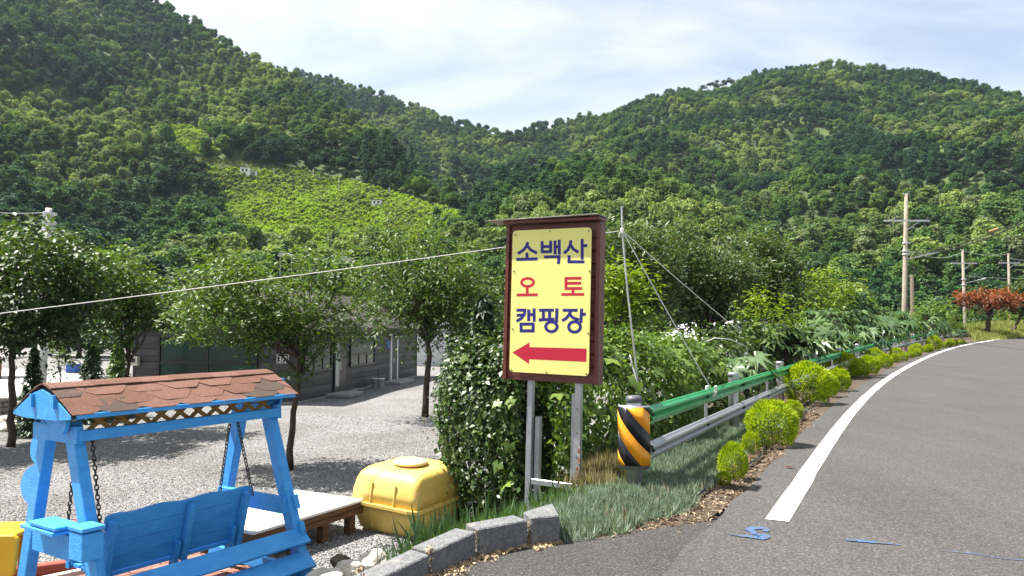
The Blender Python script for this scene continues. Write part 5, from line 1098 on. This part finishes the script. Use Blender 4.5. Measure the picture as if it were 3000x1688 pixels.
# drip hose along the bed
j0 = len(BACK) + 1; hp = [np.append(AXIS[j] + AN[j] * (.66 + .08 * math.sin(j * .9)), float(road_z(AXIS[j][1])) + .03) for j in range(j0, j0 + 26)]
m2 = MB(); m2.tube(hp, .012, 6); o = part('drip_hose', m2, FRAME, None, smooth=True); tag(o, 'thin black irrigation hose lying along the road edge', 'hose')
# fallen leaf + blue spray marks
m2 = MB(); q = on_z(2313, 1375); m2.add([(q[0] - .05, q[1], .02), (q[0], q[1] - .03, .03), (q[0] + .06, q[1], .022), (q[0], q[1] + .035, .03)], [(0, 1, 2, 3)]); tag(part('fallen_leaf', m2, F_RED, None), 'small red fallen leaf beside the white line', 'leaf')
SPR = mat('spray_blue', (.045, .13, .33), (.085, .09, .11), 26, .8, contrast=(.40, .6))
def spray(pts, w, nm='spray_mark'):
    P = densify([on_z(*p)[:2] for p in pts], .02); Nl = normals2(P); m2 = MB(); n = len(P); ww = np.interp(np.linspace(0, 1, n), np.linspace(0, 1, len(w)), w)[:, None] * (1 + .15 * np.random.default_rng(2).normal(size=(n, 1))); A = P + Nl * ww; B = P - Nl * ww
    m2.add([(*a, .0145) for a in A] + [(*b, .0145) for b in B], [(i, n + i, n + i + 1, i + 1) for i in range(n - 1)]); part(nm, m2, SPR, road)
z8 = lambda x, y: (2000 + x / 2.576, 1300 + y / 2.576)
spray([z8(345, 695), z8(420, 708), z8(520, 715), z8(590, 728), z8(632, 715), z8(610, 700), z8(560, 705)], [0.009, 0.021, 0.03, 0.039, 0.033, 0.018]); spray([z8(625, 678), z8(635, 660), z8(600, 650), z8(540, 650), z8(500, 662), z8(530, 678), z8(540, 700)], [0.018, 0.03, 0.033, 0.033, 0.027, 0.015])
spray([z8(1230, 738), z8(1330, 745), z8(1450, 760), z8(1560, 770), z8(1650, 778)], [0.024, 0.033, 0.021, 0.012, 0.005]); spray([z8(1940, 820), z8(2200, 845), z8(2400, 880), z8(2570, 895)], [.003, .006, .004, .006])

# ------------------------------------------------------------------ utility poles, lamps and wires
PCON = mat('pole_concrete', (.33, .275, .22), (.22, .185, .15), 3, .85, .3, 20); PCONW = mat('pole_pale', (.66, .64, .60), (.48, .46, .43), 4, .85, .3, 20); CER = mat('insulator', (.05, .04, .04), None, 5, .3); LAMPM = mat('lamp_grey', (.62, .63, .64), None, 5, .4)
def upole(label, px0, ytop, px1, Y, arm_y, armw, lamp_y=None, lampdir=1, zg=None, r=.17, m_=None, group=None, bands=()):
    a = at_y(px0, ytop, Y); gx_, gy_ = at_y(px1, 900, Y)[:2]; zb = gz(gx_, gy_) if zg is None else zg; b = np.array([at_y(px1, 972, Y)[0], Y, zb]); t = thing('utility_pole', label, 'pole', b, group=group); H = a[2] - b[2]
    m2 = MB(); m2.tube([b + np.array([0, 0, -.3]), b, a], [r * 1.1, r * 1.1, r * .62], 12); part('pole', m2, m_ or PCON, t, True, True)
    if arm_y:
        za_ = at_y(px0, arm_y, Y)[2]; f_ = (za_ - b[2]) / H; c = b + (a - b) * f_; m2 = MB(); m2.box((c[0], c[1] - r, za_), (armw, .10, .12)); arm = part('cross_arm', m2, LAMPM if m_ is None else m_, t, True)
        for k in (-1, -.55, .55, 1):
            m3 = MB(); m3.lathe([(.05, 0), (.09, .05), (.05, .10), (.09, .15), (.04, .24)], (c[0] + k * armw * .46, c[1] - r, za_ + .06), 8); part('insulator', m3, CER, arm, True)
        for k in (-.8, .8): m3 = MB(); m3.tube([(c[0] + k * armw * .5, c[1] - r, za_ - .06), (c[0] + k * armw * .5 * .9, c[1] - r - .1, za_ - .5)], .05, 6); part('fuse', m3, CER, arm, True)
        m3 = MB(); m3.beam((c[0] - .02, c[1] - r, za_ - .7), (c[0] + armw * .28, c[1] - r, za_ - .05), .04, .04); part('brace', m3, LAMPM, arm, True)
        m2 = MB(); m2.box((a[0], a[1], a[2] + .03), (.5, .08, .06)); part('top_bracket', m2, LAMPM, t, True)
    for by in bands:
        zc2 = at_y(px0, by, Y)[2]; f_ = (zc2 - b[2]) / H; c = b + (a - b) * f_; m2 = MB(); m2.lathe([(r * 1.05, -.06), (r * 1.12, -.05), (r * 1.12, .05), (r * 1.05, .06)], c, 12); bd = part('band', m2, LAMPM, t, True)
        m2 = MB(); m2.box((c[0] + r * 1.25, c[1], c[2]), (r, .08, .08)); part('clamp', m2, LAMPM, bd, True)
    if lamp_y:
        zl = at_y(px0, lamp_y, Y)[2]; f_ = (zl - b[2]) / H; c = b + (a - b) * f_; m2 = MB(); m2.tube([c, c + np.array([lampdir * .9, -.1, .18]), c + np.array([lampdir * 1.7, -.15, .38])], .045, 6); la = part('lamp_arm', m2, LAMPM, t, True)
        m2 = MB(); m2.box(c + np.array([lampdir * 2.0, -.15, .45]), (.85, .22, .12), np.array(Matrix.Rotation(-.2 * lampdir, 3, 'Y'))); part('lamp_head', m2, LAMPM, la, True, bevel=.03)
    return t
YP1, YP2, YP3 = 56.0, 84.0, 100.0
upole('tallest concrete utility pole with a street lamp, right of the castor plants', 2655, 569, 2646, YP1, 648, 3.4, 760, 1, None, .2, None, 'utility poles along the road', (712, 735, 745))
upole('middle utility pole with a lamp, left of the red maple', 2820, 733, 2828, YP2, 772, 2.9, 830, 1, None, .2, None, 'utility poles along the road', (818, 834))
upole('farthest utility pole, rising behind the red maple', 2954, 743, 2959, YP3, 771, 2.9, None, 1, None, .2, None, 'utility poles along the road')
upole('short dark wooden post beside the tallest pole', 2671, 805, 2675, 57, None, 0, None, 1, None, .19, mat('old_wood', (.16, .12, .09), (.09, .07, .055), 4, .9))
upole('pale concrete pole standing among the trees at far left', 143, 610, 126, 21, None, 0, None, 1, None, .13, PCONW, None, (628, 655, 672))
WIRE = mat('wire_black', (.03, .03, .03), None, 5, .5); WIREW = mat('wire_pale', (.55, .55, .54), None, 5, .5); ROPE = mat('rope_white', (.80, .79, .75), (.66, .64, .60), 60, .8, .4, 120); RODM = mat('rod_grey', (.62, .63, .62), (.42, .43, .43), 8, .4, metal=.4)
def line_obj(name, label, cat, A, B, r, m_, sag=0.0, n=14, group=None):
    A = np.array(A, float); B = np.array(B, float); m2 = MB(); m2.tube([A + (B - A) * t - np.array([0, 0, sag * 4 * t * (1 - t)]) for t in np.linspace(0, 1, n)], r, 6); o = part(name, m2, m_, None, smooth=True); return tag(o, label, cat, group)
p1 = lambda y, dx=0: at_y(2652 + dx, y, YP1)
for lab, A, B, r, sg in [('upper black cable from the tallest pole to the right edge', p1(735, 12), at_y(3080, 605, 28), .022, .5), ('lower black cable pair from the tallest pole to the right edge', p1(741, 12), at_y(3080, 612, 28), .03, .55), ('thin black wire from the tallest pole cross arm to the right edge', at_y(2710, 650, YP1), at_y(3100, 330, 22), .012, .4), ('guy cable sloping from the tallest pole to the middle pole', p1(770, 10), at_y(2825, 868, YP2), .03, 1.2), ('top wire joining the middle and farthest poles', at_y(2820, 735, YP2), at_y(2954, 745, YP3), .022, .3), ('wire running right from the farthest pole top', at_y(2954, 756, YP3), at_y(3080, 760, 110), .03, .3), ('lower wire between the middle pole and the right edge', at_y(2822, 808, YP2), at_y(3080, 810, 108), .022, .3), ('wire between the tallest and middle pole tops', p1(735, 8), at_y(2820, 738, YP2), .02, .6)]:
    line_obj('power_cable', lab, 'cable', A, B, r, WIRE if 'black' in lab or 'guy' in lab else WIREW, sg, group='overhead cables')
line_obj('power_cable', 'pale wire entering from the left edge to the concrete pole', 'cable', at_y(-60, 618, 18), at_y(140, 622, 21), .012, WIREW, .05, group='overhead cables')
mk = at_y(2898, 678, 43); m2 = MB(); m2.tube([mk, mk + np.array([.3, -.4, .13])], .06, 8); o = part('cable_marker', m2, mat('marker_orange', (.45, .26, .08), None, 4, .6), None); tag(o, 'orange marker sleeve on the black cable', 'marker')
# guyed steel rod with ropes
YR = 9.3; rt = at_y(1821, 605, YR); rb = at_y(1872, 1150, YR); rod = thing('guy_rod', 'thin leaning metal rod with ropes tied near its top, right of the sign', 'rod', (rb[0], rb[1], gz(rb[0], rb[1])))
m2 = MB(); m2.tube([np.array([rb[0] + .02, rb[1], gz(rb[0], rb[1])]), rb, at_y(1838, 850, YR), at_y(1824, 690, YR), rt], [.012] * 5, 7); part('shaft', m2, RODM, rod, True)
kn = at_y(1823, 676, YR); m2 = MB()
for k in range(5): m2.tube([kn + np.array([.018 * math.cos(t), .018 * math.sin(t), -.03 + k * .014 + .006 * math.sin(t)]) for t in np.linspace(0, 6.283, 9)], .008, 5)
m2.tube([kn, kn + np.array([-.04, -.02, -.03]), kn + np.array([-.045, -.02, -.09])], .006, 5); part('knot', m2, ROPE, rod, True)
rl = rail_at(3.05); rk = np.array([rl[0][0] - rl[1][0] * .12, rl[0][1] - rl[1][1] * .12, .76])
rk_px = at_y(2075, 1130, 9.6)
s_best = min(np.arange(.5, 6, .05), key=lambda s: abs(to_px(np.append(rail_at(s)[0] - rail_at(s)[1] * .1, .755))[0] - 2078)); q = rail_at(s_best); rk = np.append(q[0] - q[1] * .11, .757)
line_obj('rope', 'white rope slanting from the rod down to the green guardrail beam', 'rope', kn, rk, .0065, ROPE, .01, group='white ropes')
line_obj('rope', 'thinner white rope slanting from the rod into the orchard', 'rope', kn, at_y(2160, 965, 14.5), .0062, ROPE, .02, group='white ropes')
line_obj('rope', 'long taut white rope crossing the whole left half above the yard', 'rope', kn, at_y(-150, 937, 8.6), .005, ROPE, .02, 24, group='white ropes')
m2 = MB()
for k in range(4): m2.tube([rk + np.array([.0, 0, -.05]) + np.array([.02 * math.sin(t), .02 * math.sin(t), .07 * math.cos(t)]) + np.append(-q[1] * .05 * math.cos(t / 2), 0) + np.array([k * .014, k * .02, 0]) for t in np.linspace(0, 6.283, 13)], .007, 5)
o = part('rope_knot', m2, ROPE, None); tag(o, 'white rope knotted round the green guardrail beam', 'rope', 'white ropes')
line_obj('ground_wire', 'grey strut of the leaning rod standing in the vines', 'rod', at_y(1845, 1040, 9.2), at_y(1878, 1165, 9.0), .011, RODM)
for px0, py0, px1, py1, lab in [(1770, 1030, 1850, 1060, 'bent white pipe hoop showing through the vines near the sign'), (2090, 990, 2180, 1015, 'bent white pipe hoop over the bean vines')]:
    A = at_y(px0, py0, 9.8 if px0 < 1900 else 13.6); B = at_y(px1, py1, 9.8 if px0 < 1900 else 13.6); A2 = A.copy(); A2[2] = gz(A[0], A[1]); B2 = B.copy(); B2[2] = gz(B[0], B[1])
    m2 = MB(); m2.tube([A2 + np.array([-.5, 0, 0]), A + np.array([-.45, 0, -.2]), A + np.array([0, -.1, 0]), (A + B) / 2 + np.array([0, -.1, .05]), B + np.array([0, -.1, 0]), B + np.array([.12, 0, -.3]), B2 + np.array([.12, 0, 0])], .008, 6); o = part('pipe_hoop', m2, RODM, None, smooth=True); tag(o, lab, 'pipe')

# ------------------------------------------------------------------ hillside houses, poles and foot-of-hill trees
HWALL = mat('house_white', (.78, .78, .76), None, 1, .8); HROOF = mat('house_roof', (.12, .11, .12), None, 1, .7)
def hill_house(label, px, py, wpx, hpx, seed, roofm=None, nwin=2):
    q = HL.hit(px, py); dep = q[1]; w = wpx * dep / FPX; h = hpx * dep / FPX; t = thing('hill_house', label, 'house', q); m2 = MB(); m2.box((0, 0, h * .4), (w, w * .8, h * 1.2)); part('wall', m2, HWALL, t)
    m2 = MB(); m2.prism([(-w * .56, -w * .46, h), (w * .56, -w * .46, h * .92), (w * .56, w * .46, h * .92), (-w * .56, w * .46, h)], (0, 0, .25)); part('roof', m2, roofm or HROOF, t)
    for k in range(nwin): m2 = MB(); m2.box((-w * .22 + k * w * .4, -w * .41, h * .58), (w * .18, .08, h * .34)); part('window', m2, FRAME, t)
    m2 = MB(); m2.box((w * .02, -w * .41, h * .1), (w * .14, .08, h * .4)); part('door', m2, FRAME, t)
hill_house('white hillside house at the top of the green clearing', 721, 516, 28, 22, 1); hill_house('small white shed beside the upper hillside house', 748, 518, 14, 14, 2, nwin=1)
hill_house('white hillside house lower right in the clearing', 1106, 606, 30, 17, 3); hill_house('low white annex beside the lower hillside house', 1131, 610, 22, 10, 4, nwin=1)
for px, py, w, h, lab in [(838, 728, 36, 14, 'pale arched greenhouse among the trees below the clearing'), (1010, 742, 24, 18, 'small grey shed roof among the trees left of the tall yard tree')]:
    q = HL.hit(px, py); q = at_y(px, py + 26, 118); W_ = w * 110 / FPX; H_2 = h * 110 / FPX; t = thing('greenhouse', lab, 'greenhouse', (q[0], q[1], q[2])); m2 = MB(); m2.prism([(W_ / 2 * math.cos(a), -1.5, H_2 * math.sin(a)) for a in np.linspace(0, math.pi, 12)], (0, 5, 0)); part('cover', m2, mat('film_grey', (.45, .48, .48), None, 2, .4), t)
    [part('leg', MB().box((sx_ * W_ / 2, 0, -1.5), (.1, .1, 3)), RODM, t) for sx_ in (-1, 1)]
for px, y0, y1, lab in [(801, 493, 520, 'short brown hillside pole beside the upper house'), (917, 494, 530, 'hillside pole left of the pale one in the clearing'), (992, 512, 562, 'tall pale hillside pole in the middle of the clearing'), (1140, 548, 580, 'thin hillside pole above the lower house'), (1040, 680, 722, 'pale pole rising from the trees below the clearing')]:
    q = HL.hit(px, y1); h = (y1 - y0) * q[1] / FPX; m2 = MB(); m2.tube([q - np.array([0, 0, 1]), q + np.array([0, 0, h])], [.2, .13], 8); m2.box(q + np.array([0, -.1, h * .94]), (1.2, .08, .1)); o = part('hillside_pole', m2, PCONW, None); tag(o, lab, 'pole', 'hillside poles')
# straw-coloured meadow strip on the hill
rng = np.random.default_rng(141); P = HL.sample(160000, rng); x, y = to_px(P); P = P[inpoly(x, y, STRIP)]
tufts('meadow_strip', 'pale yellow grass meadow above the hillside house', P[:2600], 6, .9, F_TOPG, rng, .5, 1.2, .5)
# trees standing at the foot of the left mountain, each its own thing
crown_me = {}
def foot_tree(name, label, q, kind, sc, shade, seed, group):
    t = thing(name, label, 'tree', q, seed * 1.7, group); o = bpy.data.objects.new('crown', FOOT[kind]); COL.objects.link(o); o.parent = t; o.scale = (sc, sc, sc * (.95 + .1 * (seed % 3)))
    o2 = bpy.data.objects.new('trunk', TRK); COL.objects.link(o2); o2.parent = t; o2.scale = (sc, sc, sc); return t
F_FOOT = [foliage('foot_a', (.03, .085, .028), (.13, .23, .05), .25, .5), foliage('foot_b', (.04, .10, .025), (.20, .30, .055), .28, .5), foliage('foot_c', (.028, .075, .034), (.11, .18, .055), .18, .5)]
FOOT = []
for s_ in range(6):
    rng = np.random.default_rng(150 + s_)
    if s_ < 3: L = lumps(rng, 26, 2.9, 2.9, 2.9, 5.0); P, d = crown_points(rng, L, 1900, .4); me = leaf_mesh('crown', P, d + np.array([0, 0, .5]), .36 + .26 * rng.random(len(P)), rng, jit=.55, width=1.7)
    else:
        P = []; D = []
        for z in np.arange(1.6, 9.2, .55):
            R_ = 2.7 * (1 - ((z - 1.4) / 8.4) ** 1.4) + .3
            for _ in range(int(5 + 3.5 * R_)):
                a = rng.random() * 6.283; r0 = R_ * (.3 + .8 * rng.random()); n = 22; c = np.array([r0 * math.cos(a), r0 * math.sin(a), z + .3 * rng.normal()]); P.append(c + rng.normal(size=(n, 3)) * np.array([.5, .5, .11])); D.append(np.tile([.4 * math.cos(a), .4 * math.sin(a), 1], (n, 1)))
        P = np.concatenate(P); me = leaf_mesh('crown', P, np.concatenate(D), .34 + .25 * rng.random(len(P)), rng, jit=.35, width=1.4)
    me.materials.append(F_FOOT[[0, 1, 0, 2, 2, 0][s_]]); FOOT.append(me)
m2 = MB(); m2.tube([(0, 0, -.6), (.1, 0, 2.5), (0, .1, 6.5)], [.22, .17, .05], 7)
for k in range(5): m2.tube([(0, 0, 2.2 + .7 * k), (1.5 * math.cos(k * 2.4), 1.5 * math.sin(k * 2.4), 3.2 + .75 * k)], [.08, .03], 5)
TRK = m2.mesh('trunk'); TRK.materials.append(BARK)
rng = np.random.default_rng(160); n_ft = 0
for i in range(130):
    px = rng.uniform(-250, 3250); Y = rng.uniform(58, 108); p = at_y(px, 972, Y)
    e = float(emb_dist(np.array([p[0]]), np.array([p[1]]))[0])
    if e < 9 or (p[0] < 3 and Y < 60): continue
    kind = int(rng.integers(0, 3)) if rng.random() < (.5 if px < 700 else .75) else int(rng.integers(3, 6)); sc = (.62 if px > 1500 else .8) * (.7 + .5 * rng.random()); n_ft += 1
    foot_tree('pine_tree' if kind > 2 else 'broadleaf_tree', 'green pine standing on the valley floor before the mountains' if kind > 2 else 'leafy broadleaf tree standing on the valley floor before the mountains', (p[0], p[1], gz(p[0], p[1])), kind, sc, 0, i, 'valley floor pines' if kind > 2 else 'valley floor broadleaf trees')
# pines on the skyline gap
for i, (px, py, s_) in enumerate([(2072, 266, .9), (2092, 264, 1.0), (2106, 263, .8), (2128, 262, 1.1), (2142, 258, 1.15)]):
    q = at_y(px, py, 800); t = thing('ridge_pine', ['leftmost flat-topped pine on the skyline gap', 'second flat-topped pine on the skyline gap', 'middle flat-topped pine on the skyline gap', 'fourth flat-topped pine on the skyline gap', 'rightmost flat-topped pine on the skyline gap'][i], 'tree', (q[0], q[1], q[2] - 5), i, 'skyline pines')
    rng = np.random.default_rng(170 + i); m2 = MB(); m2.tube([(0, 0, -6), (.3, 0, 8), (.6, .2, 12 * s_)], [.35, .3, .15], 6); part('trunk', m2, BARK, t); LL = [(rng.normal() * 2.6, rng.normal() * 2.6, 12 * s_ + rng.normal() * 1.0, 1.7 + rng.random()) for _ in range(8)]; P, d = crown_points(rng, LL, 700, .5, .45); link('crown', leaf_mesh('crown', P, d + np.array([0, 0, .8]), 1.0, rng, jit=.5, width=1.5), F_CON, t)

# ------------------------------------------------------------------ red maple, grass bank, red car
qm = on_road(2893, 985); Ym = 68.0; bm0 = at_y(2893, 978, Ym); bz = bm0[2]
m2 = MB(); A = [at_y(px, py, Y_) for px, py, Y_ in [(2835, 992, 62), (2900, 985, 66), (2960, 972, 72), (3060, 962, 80)]]; Bk = [at_y(px, py, Y_) for px, py, Y_ in [(2830, 955, 74), (2900, 950, 78), (2960, 945, 84), (3080, 940, 92)]]
Cb = [b + np.array([0, 14, -3.0]) for b in Bk]; A = [a - np.array([0, 1.5, .5]) for a in A]
m2.add(A + Bk + Cb, [(i, i + 1, i + 5, i + 4) for i in range(3)] + [(i + 4, i + 5, i + 9, i + 8) for i in range(3)]); bk_ = struct('grass_bank', m2, mat('bank_grass', (.23, .24, .06), (.12, .15, .035), .8, .95, .4, 6), 'grassy bank beyond the guardrail end', True)
rng = np.random.default_rng(180); Pb = []
for _ in range(2600):
    i = rng.integers(0, 3); u, v = rng.random(2); Pb.append((A[i] * (1 - u) + A[i + 1] * u) * (1 - v) + (Bk[i] * (1 - u) + Bk[i + 1] * u) * v)
tufts('bank_tufts', 'yellowish long grass growing on the bank', np.array(Pb), 6, .4, F_TOPG, rng, .12, .4, .6)
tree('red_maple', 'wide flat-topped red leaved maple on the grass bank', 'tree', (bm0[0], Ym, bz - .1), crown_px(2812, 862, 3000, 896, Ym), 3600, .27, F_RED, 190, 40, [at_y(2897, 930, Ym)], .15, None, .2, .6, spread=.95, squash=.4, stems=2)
tree('dark_tree', 'dark brown green tree at the right edge beside the red maple', 'tree', (at_y(2962, 972, 73)[0], 73, bz), crown_px(2925, 828, 3090, 925, 73), 2600, .34, F_DARK, 191, 20, None, .16, None, .2)
for i, (x0, y0, x1, y1, Y, lab) in enumerate([(2850, 905, 2945, 978, 84, 'dark green bush behind the maple trunk'), (2930, 918, 2990, 975, 86, 'green bush right of the maple trunk'), (2690, 880, 2800, 985, 54, 'leafy bush between the middle pole and the castor plants'), (2960, 915, 3060, 965, 92, 'green bush behind the red car')]):
    tree('roadside_bush', lab, 'bush', ybase((x0 + x1) / 2, Y), crown_px(x0, y0, x1, y1, Y), 1500, .26, [F_HEDGE, F_LIME, F_VINE, F_YARD][i], 195 + i, 14, None, .05, 'roadside bushes', spread=.9)
CARR = mat('car_red', (.42, .03, .025), None, 3, .25, spec=.7); TYR = mat('tyre', (.02, .02, .02), None, 5, .8)
qc = at_y(3000, 966, 84); car = thing('red_car', 'red car partly hidden at the right picture edge', 'car', (qc[0] + 1.1, 84, qc[2] - .35), math.radians(12))
def xz(pts, y): return [(x, y, z) for x, z in pts]
m2 = MB(); m2.prism(xz([(-2.1, .3), (-2.15, .65), (-1.9, .85), (-.9, .92), (-.3, 1.38), (1.1, 1.42), (1.75, .95), (2.1, .9), (2.15, .35)], -.85), (0, 1.7, 0)); part('body', m2, CARR, car, bevel=.06)
for sy_ in (-.86, .86):
    m2 = MB(); m2.prism(xz([(-.7, .95), (-.22, 1.3), (1.0, 1.34), (1.45, .97)], sy_ - .01), (0, .02, 0)); part('window', m2, GLASS, car)
    for xx in (-1.35, 1.3): m2 = MB(); m2.tube([(xx, sy_ - .08, .33), (xx, sy_ + .08, .33)], .33, 14); w_ = part('wheel', m2, TYR, car); m2 = MB(); m2.tube([(xx, sy_ - .09, .33), (xx, sy_ + .09, .33)], .2, 10); part('rim', m2, LAMPM, w_)
for sy_ in (-.6, .6): m2 = MB(); m2.box((-2.14, sy_, .62), (.06, .35, .14)); part('headlight', m2, WPL, car)

# ------------------------------------------------------------------ left background: stone wall, path, shelters
STW = [mat('wall_stone_a', (.36, .33, .29), (.22, .2, .18), 6, .9, .6, 20), mat('wall_stone_b', (.28, .26, .24), (.16, .15, .14), 6, .9, .6, 20)]
w0 = on_z(-120, 1245, YARD); w1 = on_z(108, 1228, YARD); wl_ = thing('stone_wall', 'low dry-stacked stone wall at the left edge behind the swing', 'wall', w0, math.atan2(w1[1] - w0[1], w1[0] - w0[0])); Lw = float(np.linalg.norm(w1 - w0)); random.seed(12)
for row in range(5):
    xx = 0.0
    while xx < Lw:
        w = random.uniform(.18, .42); m2 = MB(); m2.box((xx + w / 2, random.uniform(-.03, .03), .06 + row * .125), (w - .015, .3, .115)); part('stone', m2, random.choice(STW), wl_, bevel=.02); xx += w
q0 = [on_z(*p, YARD) for p in [(-200, 1195), (40, 1200), (105, 1150), (262, 1150), (270, 1105), (120, 1085), (-200, 1080)]]; m2 = MB(); m2.add([(p[0], p[1], YARD + .03) for p in q0], [tuple(range(len(q0)))]); struct('concrete_path', m2, mat('pale_concrete', (.66, .65, .62), (.52, .51, .48), 2, .9, .2, 20), 'pale concrete path at far left beyond the trees')
BLT = mat('blue_tarp', (.03, .13, .5), None, 3, .5)
qb = on_z(214, 1092, YARD); t = thing('blue_tank', 'small blue box on the ground beyond the saplings', 'box', qb); m2 = MB(); m2.box((0, 0, .22), (.6, .5, .44)); part('body', m2, BLT, t, bevel=.04); m2 = MB(); m2.box((0, 0, .46), (.64, .54, .05)); part('lid', m2, BLT, t)
qs = on_z(20, 1110, YARD); t = thing('shelter', 'grey roofed low shelter at the far left edge', 'shed', (qs[0] - 1.2, qs[1], YARD)); m2 = MB(); m2.prism([(-2, -1, 1.9), (1.6, -1, 1.0), (1.6, 2, 1.0), (-2, 2, 1.9)], (0, 0, .08)); part('roof', m2, CONC, t)
for xx in (-1.8, 1.4):
    for yy in (-.8, 1.8): m2 = MB(); m2.box((xx, yy, .5), (.1, .1, 1.1)); part('post', m2, BRW, t)
# white film tunnel behind the orchard, pale store at the end of the house
q = at_y(2225, 968, 34); t = thing('film_tunnel', 'white plastic film tunnel glimpsed below the orchard trees', 'greenhouse', (q[0], q[1], YARD)); HT = at_y(2190, 936, 34)[2] - YARD
m2 = MB(); m2.prism([(2.3 * math.cos(a), 0, HT * math.sin(a) ** .6) for a in np.linspace(0, math.pi, 16)], (0, 12, 0)); part('film', m2, mat('white_film', (.82, .83, .84), (.72, .73, .74), 1, .45), t)
for k in range(5): m2 = MB(); m2.tube([(2.32 * math.cos(a), k * 3.0, (HT + .02) * max(0, math.sin(a)) ** .6) for a in np.linspace(0, math.pi, 16)], .03, 5); part('hoop', m2, RODM, t)
q = on_z(1262, 1075, YARD); t = thing('store_tent', 'pale grey store tent beyond the end of the dark house', 'tent', (q[0] + .9, q[1] + 2, YARD)); m2 = MB(); m2.box((0, 0, 1.2), (4.0, 3, 2.4)); part('wall', m2, mat('tent_pale', (.6, .6, .6), (.45, .45, .46), .8, .8), t); m2 = MB(); m2.prism([(-2.2, -1.7, 2.4), (2.2, -1.7, 2.4), (0, -1.7, 3.3)], (0, 3.4, 0)); part('roof', m2, WPL, t)
m2 = MB(); m2.box((.3, -1.52, .95), (.9, .05, 1.9)); part('door', m2, LAMPM, t)

# ------------------------------------------------------------------ light summer haze
hz = bpy.data.materials.new('haze'); hz.use_nodes = True; ht = hz.node_tree; ht.nodes.clear(); pv = N(ht, 'ShaderNodeVolumePrincipled'); pv.inputs['Density'].default_value = .00006; pv.inputs['Color'].default_value = (.62, .82, 1, 1); pv.inputs['Anisotropy'].default_value = .3
ho = N(ht, 'ShaderNodeOutputMaterial'); ht.links.new(pv.outputs[0], ho.inputs['Volume'])
m2 = MB(); m2.box((0, 700, 265), (3600, 2100, 560)); o = part('haze', m2, hz, None); tag(o, 'thin blue summer haze over the valley', 'haze', kind='stuff')
